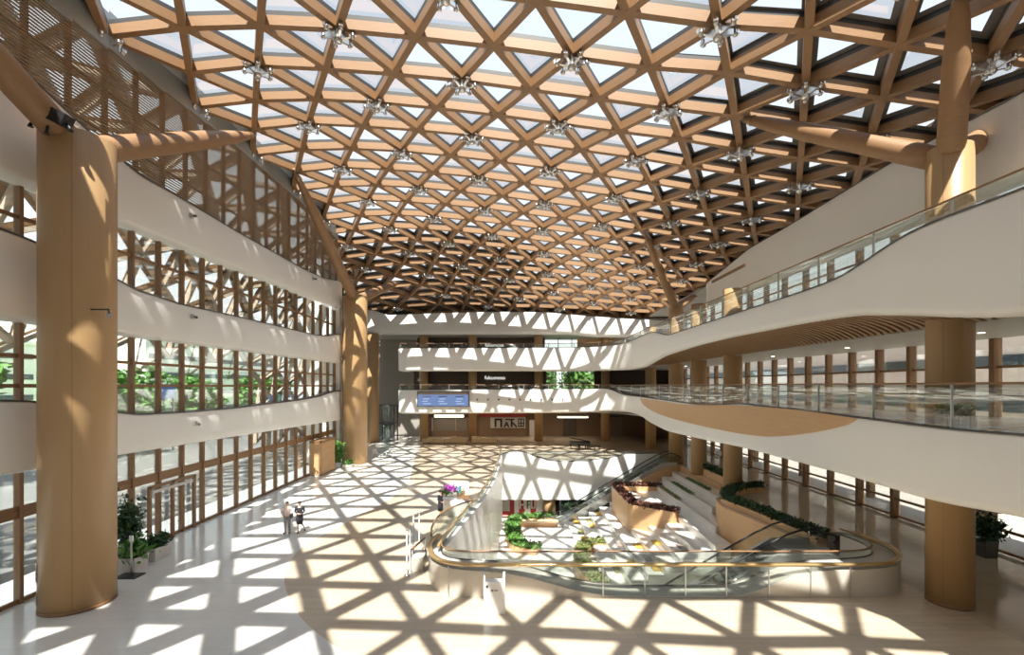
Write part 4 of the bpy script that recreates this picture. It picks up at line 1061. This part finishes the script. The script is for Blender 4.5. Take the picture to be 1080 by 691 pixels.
def sign(label, px, py, D, s):
    t = thing('shop_sign', label, 'sign', at(px, py, D)); me = text_mesh('fukumoso', s, .03)
    me.materials.append(M['signwhite']); o = bpy.data.objects.new('lettering', me); COL.objects.link(o); o.parent = t; o.rotation_euler = (PI/2, 0, 0)
    part(MB().box(-1.5, 1.5, .04, .1, -.04, .04), 'fixing_rail', M['darkmetal'], t)
sign('white lit lettering above the third storey balcony at the back', 521.5, 364.2, 71.9, .72)
sign('white lit lettering between second and third storey at the back', 522, 398.6, 69.3, .75)
# shops under the back balcony
s1 = thing('snack_shop', 'open shop with a pale lit header below the blue screen', 'shop', at(474, 462, 74.5)); 
wpart(MB().box(-12.6, -7.0, 75.0, 75.5, 0.0, 3.4), 'back_panel', M['taupe'], s1)
wpart(MB().box(-13.0, -6.6, 74.6, 75.2, 3.0, 3.45), 'header', M['darkwall'], s1); wpart(MB().box(-12.2, -7.6, 74.5, 74.6, 3.05, 3.42), 'light_box', M['striplamp'], s1)
wpart(MB().box(-12.4, -7.2, 74.4, 74.9, 0, .9), 'shop_counter', M['brownwall'], s1); wpart(MB().box(-12.6, -12.5, 74.4, 74.9, .9, 3.0), 'side_frame', M['paper'], s1); wpart(MB().box(-8.9, -8.84, 74.6, 74.7, .9, 2.9), 'side_frame', M['paper'], s1)
s2 = thing('gift_shop', 'shop with big dark letters on a grey panel right of the blue screen', 'shop', at(537, 462, 74.5))
wpart(MB().box(-5.2, 2.4, 74.9, 75.4, 0, 3.6), 'back_panel', M['brownwall'], s2); wpart(MB().box(-5.2, 2.2, 74.5, 74.9, 3.15, 3.6), 'header', M['red'], s2)
wpart(MB().box(-3.4, 2.1, 74.6, 74.88, 1.35, 3.0), 'grey_panel', M['paper'], s2)
lets = MB()
for xx, w in ((-2.75, .3), (-1.85, .3)): lets.box(xx, xx+w, 74.5, 74.6, 1.5, 2.85)
lets.box(-2.75, -1.55, 74.5, 74.6, 2.55, 2.85); wpart(lets, 'letter', M['black'], s2)
lets = MB(); lets.bar((-1.25, 74.55, 1.45), (-.85, 74.55, 2.3), .22, .1, (0, 1, 0)); lets.bar((-.85, 74.55, 2.3), (-.5, 74.55, 1.45), .22, .1, (0, 1, 0)); lets.box(-1.05, -.65, 74.5, 74.6, 1.7, 1.85); wpart(lets, 'letter', M['black'], s2)
lets = MB(); lets.box(-1.05, .4, 74.5, 74.6, 2.6, 2.8); lets.box(-.2, .1, 74.5, 74.6, 1.5, 2.6); lets.bar((.1, 74.55, 2.2), (.75, 74.55, 1.5), .25, .1, (0, 1, 0)); wpart(lets, 'letter', M['black'], s2)
lets = MB()
for zz in (1.55, 2.0, 2.7): lets.box(.95, 1.95, 74.5, 74.6, zz, zz+.16)
for xx in (.95, 1.35, 1.75): lets.box(xx, xx+.16, 74.5, 74.6, 1.55, 2.85)
wpart(lets, 'letter', M['black'], s2)
wpart(MB().box(2.6, 2.7, 74.4, 74.6, 0, 2.9), 'door_jamb', M['mullion'], s2); wpart(MB().box(2.75, 3.6, 74.5, 74.6, 0, 2.6), 'door_leaf', M['paper'], s2)
cl = thing('strip_light', 'long lit ceiling strip under the back balcony right of the shops', 'light', at(604, 440.7, 67.5))
part(MB().box(-2.25, 2.25, -.3, .3, .12, .3), 'tray', M['white2'], cl)
for x in (-1.8, 1.8): part(MB().tube([(x, 0, .3), (x, 0, 4.62-cl.location.z)], .02, 6), 'hanger_rod', M['alu'], cl); part(MB().box(-2.15, 2.15, -.33, .25, .0, .13), 'diffuser', M['striplamp'], cl)
dk = thing('roller_shutter', 'dim grey roller shutter in the far right of the ground floor back wall', 'shutter', (15.8, 75.4, 0))
for i in range(14): part(MB().box(-1.7+i*.25, -1.7+i*.25+.2, -.05, .1, 0, 3.0), 'shutter_slat', M['taupe'], dk)
part(MB().box(-1.9, 1.95, -.1, .15, 3.0, 3.3), 'shutter_box', M['darkmetal'], dk)
d2 = thing('dark_doorway', 'dark brown doorway recess left of the roller shutter', 'doorway', (9.2, 75.3, 0))
part(MB().box(-1.1, 1.1, 0, .25, 0, 2.9), 'door_leaf', M['darkwall'], d2); part(MB().box(-1.25, -1.1, -.1, .25, 0, 3.0), 'jamb', M['mullion'], d2); part(MB().box(1.1, 1.25, -.1, .25, 0, 3.0), 'jamb', M['mullion'], d2)
part(MB().box(-.02, .02, -.03, .0, .1, 2.8), 'leaf_joint', M['black'], d2)
hp_ = thing('panelled_screen', 'tan timber wall panel of the third storey at the back right', 'panel', (13.5, 71.9, 12.3))
for i in range(6): part(MB().box(-3.6+i*1.2, -3.6+i*1.2+1.17, 0, .15, 0, 2.9), 'board', M['wood'], hp_)
# row of small spotlights on the back balcony fascia
sp0 = None
for i in range(12):
    x = (503.4+i*11.25-540)/500*59.88
    loc = (x, 59.86, zat(421.5, 59.86))
    if sp0 is None:
        sp0 = thing('fascia_spotlight', 'small round dark spotlight in the row on the back balcony right of the screen', 'spotlight', loc, group='spotlights on the back balcony front')
        part(MB().tube([(0, -.02, 0), (0, -.16, -.03)], [.08, .1], 12), 'housing', M['darkmetal'], sp0); part(MB().tube([(0, .08, 0), (0, -.02, 0)], .13, 12), 'base_plate', M['alu'], sp0)
    else: dup(sp0, loc)
for px, py, lab in ((203, 227.5, 'small bracket camera on the topmost left white band'), (331, 294, 'small bracket camera on the topmost left band near its far end'), (204, 334, 'small bracket camera on the middle left white band'), (207, 446.5, 'small bracket camera on the lowest left white band'), (319, 452, 'small bracket camera on the lowest left band near the far column')):
    D = 17.38*500/(540-px); X, Y, Z = at(px, py, D); t = thing('bracket_camera', lab, 'camera', (X, Y, Z))
    part(MB().box(-.12, .02, -.1, .1, -.12, .12), 'back_plate', M['alu'], t); part(MB().tube([(.0, 0, 0), (.14, 0, -.02), (.24, -.12, -.06)], [.04, .04, .08], 8), 'lens_head', M['darkmetal'], t)
# ================================================================== SUNKEN COURT
# broad stepped terrace rising to the right (steps run away from the camera)
TX = [5.5+1.04*i for i in range(12)]
def stepz(x):
    i = min(11, max(-1, int((x-5.5)//1.04))); return -6+.5*(i+1)
ter = thing('terrace_steps', 'broad white stone steps rising right out of the sunken court', 'steps', (11, 40, -6))
prof_y = [(4, 33.5), (9.5, 33.0), (12.4, 33.4), (14.1, 31.9), (14.6, 33.6), (16.3, 35.2), (17, 36.6)]
for i, x in enumerate(TX):
    x1 = min(x+1.04, 16.98); y0 = 30.0 if x < 13.4 else (32.2 if x < 14.2 else 35.2 if x < 15.9 else 36.6)
    mb = MB().box(x, x1+.02 if i < 11 else x1, y0, 47.0, -6, -6+.5*(i+1)); part_ = wpart(mb, 'step', M['floor'], ter)
    if i % 1 == 0 and i < 11: wpart(MB().box(x-.012, x+.0, y0, 47.0, -6+.5*(i+1)-.06, -6+.5*(i+1)+.002), 'nosing', M['alu'], part_)
# long planting strips on the upper steps
for x, y0, y1, lab, mat in ((16.05, 38.6, 43.6, 'topmost long strip of low plants on the white steps', 'leaf'), (14.95, 39.2, 44.2, 'second long strip of low plants on the white steps', 'leaf'), (13.95, 39.4, 44.8, 'third strip of mixed yellow plants on the white steps', 'leaf_y')):
    z = stepz(x); t = thing('planting_strip', lab, 'plants', (x, (y0+y1)/2, z))
    wpart(MB().box(x-.2, x+.2, y0, y1, z, z+.05), 'kerb', M['taupe'], t)
    wpart(foliage(MB(), lambda: (x+rnd.uniform(-.17, .17), rnd.uniform(y0+.1, y1-.1), z+.06+rnd.random()*.05), 420, .12, rnd), 'foliage', M[mat], t)
# seat pads on the lower steps
pads = [(6.0, 48.0-1.2, 'mustard'), (6.0, 43.6, 'olive'), (6.0, 41.8, 'mustard'), (7.1, 45.6, 'olive'), (7.1, 43.9, 'mustard'), (7.1, 39.2, 'olive'), (8.1, 46.2, 'mustard'), (8.1, 37.2, 'taupe'), (9.1, 35.4, 'mustard'), (9.1, 33.0, 'taupe'), (8.1, 33.2, 'mustard'),
        (10.2, 34.6, 'mustard'), (10.2, 33.4, 'taupe'), (7.1, 33.4, 'olive'), (11.2, 32.2, 'taupe'), (9.1, 31.2, 'mustard')]
names_ = {'mustard': 'mustard yellow', 'olive': 'olive green', 'taupe': 'grey brown'}
for n_, (x, y, m) in enumerate(pads):
    z = stepz(x+.05); t = thing('seat_pad', names_[m]+' flat seat pad lying on the white steps of the court', 'cushion', (x+.5, y, z+.002), group=names_[m]+' seat pads on the court steps')
    mb = MB().slab([(-.42, -.55), (.42, -.55), (.42, .55), (-.42, .55)], [], 0, .07); part(mb, 'pad', M[m], t)
    part(MB().box(-.43, .43, -.56, .56, .03, .04), 'piping', M['taupe'], t)

def hedge_box(label, path, w, z0, z1, wallmat, leafmat, lh=.35, closed=False, size=.17, dens=130):
    """raised planter following a plan path, planted along its top"""
    pth = resample(path, .4); t = thing('raised_planter', label, 'planter', (pth[0][0], pth[0][1], z0))
    qn = normals2(pth, 1)
    zb = (lambda i: z0) if not callable(z0) else z0
    def pr_(i):
        x, y = pth[i][:2]; a, b = qn[i]
        return [(x-a*w/2, y-b*w/2, z0), (x-a*w/2, y-b*w/2, z1), (x-a*(w/2-.08), y-b*(w/2-.08), z1), (x-a*(w/2-.08), y-b*(w/2-.08), z1-.08), (x+a*(w/2-.08), y+b*(w/2-.08), z1-.08), (x+a*(w/2-.08), y+b*(w/2-.08), z1), (x+a*w/2, y+b*w/2, z1), (x+a*w/2, y+b*w/2, z0)]
    wpart(MB().sweep(pth, pr_, False), 'planter_wall', M[wallmat], t)
    L = arclen(pth)[-1]
    def pt():
        i = rnd.randrange(len(pth)); u = rnd.uniform(-w/2+.06, w/2-.06)
        return (pth[i][0]+qn[i][0]*u+rnd.uniform(-.2, .2)*0.8, pth[i][1]+qn[i][1]*u+rnd.uniform(-.2, .2), z1-.05+rnd.random()**.7*lh)
    wpart(foliage(MB(), pt, int(L*dens), size, rnd), 'foliage', M[leafmat], t)
    return t
hedge_box('long green L shaped hedge planter before the red shop of the lower level', spline([(4.2, 48.9), (1.2, 48.6), (.25, 47.6), (.1, 44), (.3, 41.5), (.8, 40.2), (2.2, 39.6)], 5), 1.4, -6, -5.5, 'wood', 'leaf_b', .35, dens=260, size=.22)
hedge_box('curved yellow green hedge planter in the middle of the court floor', spline([(8.3, 39.0), (6.8, 39.2), (5.7, 37.8), (5.2, 35.2), (5.4, 32.6), (5.8, 30.6)], 5), 1.15, -6, -4.9, 'wood', 'leaf_y', .4, dens=260)
seat = thing('curved_bench', 'low tan timber bench inside the green L shaped hedge', 'bench', (2.6, 47, -6)); 
wpart(MB().box(.75, 4.6, 46.9, 47.8, -5.62, -5.45), 'seat', M['tan'], seat); wpart(MB().box(.85, 4.5, 47.0, 47.7, -6, -5.62), 'plinth', M['wood'], seat)
# planter with red-brown plants standing on the steps
hb_ = hedge_box('tan block planter of red brown plants standing on the white steps', [(14.2, 45.4), (10.2, 45.9), (9.95, 45.5), (9.9, 39.0), (10.1, 38.3), (12.6, 36.3)], .8, -4.4, -1.62, 'wood', 'leaf_r', .34, dens=300)
wpart(MB().slab([(10.2, 45.6), (10.2, 38.6), (12.4, 36.8), (13.2, 40), (13.6, 45.2)], [], -4.4, -2.1), 'inner_terrace', M['floor'], hb_)
# right planters along the floor edge
hedge_box('U shaped tan planter with dark plants at the right court edge', spline([(18.9, 36.0), (16.9, 35.3), (15.2, 33.5), (14.6, 31.8), (15.0, 29.6), (15.4, 26.4), (15.75, 24.0)], 6), .7, 0.006, .35, 'wood', 'leaf_d', .4, dens=340)
cw = [(17.0, 48.6), (17.0, 36.5), (16.3, 35.2), (14.6, 33.6), (14.1, 31.6), (15.0, 26.0), (15.2, 23.0)]
struct(wall_strip(resample(cw, .6), lambda i: -.01, -6, .2, -1), 'wall_court_right', M['wood'], 'tan wall below the dark plants on the right of the court', 'wall')
hedge_box('narrow tan planter with dark plants at the head of the white steps', [(17.45, 36.9), (17.45, 43.2)], .8, 0.006, .62, 'wood', 'leaf_d', .4, dens=320)
# escalators
def escalator(label, x_top, x_flat, y, w, zb, sidemat):
    t = thing('escalator', label, 'escalator', (x_flat, y, -3))
    dx = (0-zb)/math.tan(math.radians(30)); xb = x_flat-dx
    prof = [(x_top, 0), (x_flat, 0), (xb, zb), (xb-1.5, zb)]
    for s in (-1, 1):
        yy = y+s*w/2
        o = [(a, b) for a, b in prof]
        up = [(a, b+.30) for a, b in o]; dn = [(a, b-.55) for a, b in o]
        mb = MB().sweep(range(4), lambda i: [(o[i][0], yy-.09, dn[i][1]), (o[i][0], yy-.09, up[i][1]), (o[i][0], yy+.09, up[i][1]), (o[i][0], yy+.09, dn[i][1])], False)
        wpart(mb, 'side_truss', M[sidemat], t)
        mb = MB().sweep(range(4), lambda i: [(o[i][0], yy-.012, up[i][1]), (o[i][0], yy-.012, o[i][1]+.95), (o[i][0], yy+.012, o[i][1]+.95), (o[i][0], yy+.012, up[i][1])], False)
        wpart(mb, 'glass_panel', M['railglass'], t)
        pts = spline([(x_top+.2, .55), (x_top+.35, .8), (x_top, .98), (x_flat+.1, .98), ((x_flat+xb)/2, zb/2+.98), (xb, zb+.98), (xb-1.4, zb+.98), (xb-1.75, zb+.8), (xb-1.55, zb+.5)], 5)
        wpart(MB().tube([(a, yy, b) for a, b in pts], .05, 8), 'handrail', M['black'], t)
    mb = MB(); ns = int(dx/.4)
    for i in range(ns):
        xa = x_flat-i*dx/ns; z = zb*i/ns; mb.box(xa-dx/ns, xa, y-w/2+.1, y+w/2-.1, z-.5, z-.12*(i > 0))
    wpart(mb, 'step_band', M['step'], t)
    wpart(MB().box(x_flat, x_top, y-w/2+.1, y+w/2-.1, -.3, .01), 'landing_plate', M['alu'], t); wpart(MB().box(xb-1.5, xb, y-w/2+.1, y+w/2-.1, zb, zb+.02), 'landing_plate', M['alu'], t)
    return t
escalator('escalator going down left from the right end of the court, nearest to the camera', 15.0, 13.0, 23.2, 1.5, -6, 'alu')
escalator('escalator in front of the white back wall of the court', 16.6, 15.2, 48.4, 1.4, -6, 'alu')
q_ = [o for o in COL.objects if o.name.startswith('escalator')][-1]
tb_ = MB()
for y in (47.35, 47.6): pass
tp_ = [(10.2, -3.1), (10.8, -2.75), (12.5, -1.75), (14.4, -.62), (15.4, -.2), (16.9, -.05)]
tb_.sweep(tp_, lambda i: [(tp_[i][0], 47.3, -5.0), (tp_[i][0], 47.3, tp_[i][1]), (tp_[i][0], 47.6, tp_[i][1]), (tp_[i][0], 47.6, -5.0)], False)
wpart(tb_, 'side_cladding', M['wood'], q_)
bx = thing('machine_cabinet', 'dark cabinet at the escalator head in the right end of the court', 'cabinet', (15.85, 22.7, .012))
wpart(MB().box(15.35, 16.35, 22.5, 22.95, .012, .1), 'plinth', M['darkmetal'], bx)
wpart(MB().box(15.3, 16.4, 22.45, 23.0, .1, .9), 'cabinet_body', M['darkwall'], bx); wpart(MB().box(15.7, 16.0, 22.41, 22.45, .3, .7), 'control_panel', M['alu'], bx)
# red shop of the lower level
rs = thing('red_shop', 'red and white striped shop front of the lower level under the court back wall', 'shop', (1.5, 51.3, -6))
wpart(MB().box(-1.6, 4.6, 51.4, 51.8, -6, -3.95), 'back_panel', M['taupe'], rs)
for xa, xb_, mt in ((-1.5, .25, 'red'), (.25, .75, 'white2'), (.75, 1.4, 'red'), (1.4, 2.0, 'white2'), (2.0, 2.6, 'red'), (2.6, 3.3, 'white2'), (3.3, 4.5, 'alu')): wpart(MB().box(xa, xb_, 51.2, 51.4, -6, -3.95), 'stripe', M[mt], rs)
wpart(MB().box(-1.05, -.25, 51.0, 51.2, -5.5, -4.35), 'poster', M['paper'], rs)
ltr = MB()
for xa in (.8, 1.25, 2.05, 2.4): ltr.box(xa, xa+.14, 51.05, 51.22, -5.25, -4.35)
ltr.box(.8, 1.39, 51.05, 51.22, -4.9, -4.76); ltr.box(2.05, 2.54, 51.05, 51.22, -5.25, -5.1); wpart(ltr, 'letter', M['white2'], rs)
ltr = MB().box(1.6, 1.75, 51.05, 51.22, -5.25, -4.35).box(1.6, 1.95, 51.05, 51.22, -4.5, -4.35).box(1.6, 1.9, 51.05, 51.22, -4.9, -4.78); wpart(ltr, 'letter', M['leaf'], rs)
round_column('short tan column of the lower level right of the red shop', 4.05, 50.8, .62, -4.0, None)
o = [q for q in COL.objects if q.name.startswith('round_column')][-1]
for ch in o.children:
    pass
o.location = (4.05, 50.8, -6)
for ch in o.children:
    if ch.name.startswith('shaft'):
        for v in ch.data.vertices: v.co.z = 2.0 if v.co.z < 0 else v.co.z
dsf = thing('dark_shop_window', 'dark gridded shop window of the lower level right of the tan column', 'window', (8, 51.3, -6))
for i in range(7): wpart(MB().box(5.2+i*.9-.04, 5.2+i*.9+.04, 51.1, 51.2, -6, -4), 'mullion', M['alu'], dsf)
wpart(MB().box(5.1, 10.7, 51.12, 51.18, -4.9, -4.82), 'transom', M['alu'], dsf); wpart(MB().box(5.1, 10.7, 51.25, 51.3, -6, -4), 'dark_pane', M['winddark'], dsf)
potted('potted_tree', 'green potted bush at the foot of the rear escalator in the lower level', (8.6, 50.2, -6), (.9, .7, .6), M['leaf'], 600, .25, (.9, .45), 1.1, .6)
potted('potted_tree', 'darker potted bush right of the lower level tan column', (6.3, 50.2, -6), (.8, .7, .6), M['leaf_d'], 600, .25, (.8, .6), 1.1, .6)

# ================================================================== OUTSIDE
struct(MB().slab([(-160, -60), (160, -60), (160, 220), (-160, 220)], [[(-21.6, -8.4), (23.5, -8.4), (23.5, 76), (-21.6, 76)]], -.4, -.02), 'ground', M['paving'], 'pale paved plaza outside the glass walls', 'paving')
struct(MB().slab([(44, -20), (150, -20), (150, 150), (44, 150)], [], -.02, .03), 'lawn', M['grass'], 'green lawn beyond the right glass wall', 'lawn')
struct(MB().slab([(-150, 20), (-52, 20), (-52, 160), (-150, 160)], [], -.02, .03), 'lawn', M['grass'], 'green lawn far beyond the left glass wall', 'lawn')
struct(MB().box(23.6, 45.5, -20, 90, -.02, .0), 'forecourt', plain('pale_forecourt', (.42, .37, .33), .7, noise=.08), 'pale pinkish forecourt paving beyond the right glass wall', 'paving')
def tree(label, loc, h, r, group, first=[None]):
    if first[0] is None:
        t = thing('tree', label, 'tree', loc, 0, group)
        part(MB().tube([(0, 0, 0), (.05, 0, 1.6), (-.05, .05, 3.6)], [.17, .13, .08], 8), 'trunk', M['bark'], t)
        blobs = [(rnd.gauss(0, .9), rnd.gauss(0, .9), 4.2+rnd.gauss(0, .9), rnd.uniform(.7, 1.2)) for _ in range(14)]
        def pt():
            b = rnd.choice(blobs); d = Vector((rnd.gauss(0, 1), rnd.gauss(0, 1), rnd.gauss(0, 1))).normalized()*b[3]*rnd.random()**.35; return (b[0]+d.x, b[1]+d.y, b[2]+d.z)
        part(foliage(MB(), pt, 2600, .42, rnd), 'crown', M['leaf_b'], t)
        first[0] = t; t.scale = (r, r, h/6); return t
    t = dup(first[0], loc, rnd.random()*6, label, group); t.scale = (r, r, h/6); return t
lx = [(-44, 36), (-52, 44), (-45, 52), (-50, 61), (-45, 69), (-53, 78), (-47, 87), (-53, 98), (-54, 110)]
for i, (x, y) in enumerate(lx): tree('green tree in the row outside the left glass wall', (x, y, 0), rnd.uniform(7.5, 9.5), rnd.uniform(1.5, 2.1), 'trees outside the left glass wall')
for i, (x, y) in enumerate([(32, 24), (38, 36), (36, 52), (31, 17), (34, 11), (33, 5)]): tree('green tree outside the right glass wall', (x, y, 0), rnd.uniform(3.6, 4.6), rnd.uniform(.8, 1.0), 'trees outside the right glass wall')
for x, y in ((6.0, 86), (12.0, 88), (18.0, 92), (24, 87)): tree('tall green tree behind the second storey back window', (x, y, 0), 12.5, 1.6, 'trees behind the back window')
def building(label, x0, x1, y0, y1, h, floors, wall, face):
    t = thing('building', label, 'building', ((x0+x1)/2, (y0+y1)/2, 0))
    wpart(MB().box(x0, x1, y0, y1, 0, h), 'wall', M[wall], t); wpart(MB().box(x0-.4, x1+.4, y0-.4, y1+.4, h, h+.8), 'parapet', M['white'], t)
    for f_ in range(floors):
        z = h*(f_+.3)/floors; xx = x0-.06 if face < 0 else x1+.06
        wpart(MB().box(min(xx, xx-.0)-.08, xx+.08, y0+1, y1-1, z, z+h/floors*.26), 'window_band', M['winddark'], t)
    return t
building('long pale pink office building beyond the right glass wall', 46, 66, -20, 130, 17, 4, 'pinkwall', -1)
building('pale low building far beyond the left trees', -120, -95, 20, 95, 16, 4, 'white', 1)
building('white building far beyond the left trees, the farther one', -125, -85, 110, 170, 22, 5, 'white', 1)
bl = thing('blue_billboard', 'blue board standing among the trees outside the left glass wall', 'sign', (-42, 57.5, 0))
part(MB().box(-.1, .1, -1.6, 1.6, 6.4, 8.2), 'board', M['bluesign'], bl)
for y in (-1.3, 1.3): part(MB().box(-.1, .1, y-.1, y+.1, 0, 6.4), 'leg', M['alu'], bl)
cn = thing('entrance_canopy', 'long roofed outdoor canopy over the paving beyond the right glass wall', 'canopy', (30, 40, 0))
wpart(MB().box(23.6, 26.3, -8, 76, 5.2, 5.6), 'roof_slab', M['pinkwall'], cn)
for y in range(2, 76, 8): wpart(MB().box(25.5, 25.9, y-.2, y+.2, -.02, 5.2), 'post', M['mullion'], cn)

# ================================================================== LIGHT, WORLD, CAMERA
sun = bpy.data.lights.new('sun', 'SUN'); sun.energy = 10.8; sun.angle = math.radians(.53); sun.color = (1, .95, .87)
so = bpy.data.objects.new('sun', sun); COL.objects.link(so)
so.rotation_euler = Vector((-.57, 16.2, -23.5)).to_track_quat('-Z', 'Y').to_euler(); so.location = (0, -30, 60)
w = bpy.data.worlds.new('sky'); SC.world = w; w.use_nodes = True; nt = w.node_tree; nt.nodes.clear()
out = nt.nodes.new('ShaderNodeOutputWorld'); bg = nt.nodes.new('ShaderNodeBackground'); tc = nt.nodes.new('ShaderNodeTexCoord'); sep = nt.nodes.new('ShaderNodeSeparateXYZ')
cr = nt.nodes.new('ShaderNodeValToRGB'); cr.color_ramp.elements[0].position = 0.0; cr.color_ramp.elements[0].color = (1.0, .98, .95, 1); cr.color_ramp.elements[1].position = .9; cr.color_ramp.elements[1].color = (.66, .80, 1.0, 1)
nt.links.new(tc.outputs['Generated'], sep.inputs[0]); nt.links.new(sep.outputs[2], cr.inputs[0]); nt.links.new(cr.outputs[0], bg.inputs[0]); nt.links.new(bg.outputs[0], out.inputs[0])
bg.inputs[1].default_value = 1.2
# ceiling lamps of the corridors (real downlights in the right and back storeys)
def downlight(label, x, y, z, e, r=.16, group=None):
    t = thing('recessed_downlight', label, 'downlight', (x, y, z), group=group)
    part(MB().lathe((0, 0, 0), [(r, .0), (r, -.03), (r*.8, -.035)], 16), 'trim_ring', M['white2'], t); part(MB().lathe((0, 0, 0), [(r*.75, -.036), (r*.75, -.045)], 16), 'lens', M['lamp'], t)
    l = bpy.data.lights.new('downlight_lamp', 'SPOT'); l.energy = e; l.spot_size = math.radians(150); l.spot_blend = .8; l.shadow_soft_size = .15; l.color = (1, .85, .66)
    lo = bpy.data.objects.new('downlight_lamp', l); COL.objects.link(lo); lo.location = (x, y, z-.08)
for y in (12, 20, 28, 36, 44, 54): 
    downlight('small recessed downlight in the corridor ceiling above the right balcony', 19.8, y, 10.27, 160, group='downlights above the second storey right corridor')
for x in (-10, -4.5, 2, 8.5): downlight('small recessed downlight in the ceiling behind the back columns', x, 71.5, 4.61, 260, group='downlights behind the back columns')
for x in (-10, -4.5, 2, 8.5): downlight('small recessed downlight above the second storey back corridor', x, 66, 10.27, 120, group='downlights above the second storey back corridor')

cam = bpy.data.cameras.new('camera'); cam.sensor_fit = 'HORIZONTAL'; cam.sensor_width = 36; cam.lens = 36*F/1080; cam.shift_x = 0; cam.shift_y = (HY-345.5)/1080; cam.clip_end = 600; cam.clip_start = .05
co = bpy.data.objects.new('camera', cam); COL.objects.link(co); co.location = (0, 0, EYE); co.rotation_euler = (PI/2, 0, 0); SC.camera = co
SC.view_settings.view_transform = 'Standard'; SC.view_settings.look = 'None'; SC.view_settings.gamma = 1; SC.view_settings.use_curve_mapping = False
SC.view_settings.exposure = 0.58
SC.cycles.max_bounces = 12; SC.cycles.diffuse_bounces = 6; SC.cycles.glossy_bounces = 4; SC.cycles.transparent_max_bounces = 24; SC.cycles.transmission_bounces = 6
SC.cycles.use_denoising = True; SC.cycles.caustics_reflective = False; SC.cycles.caustics_refractive = False
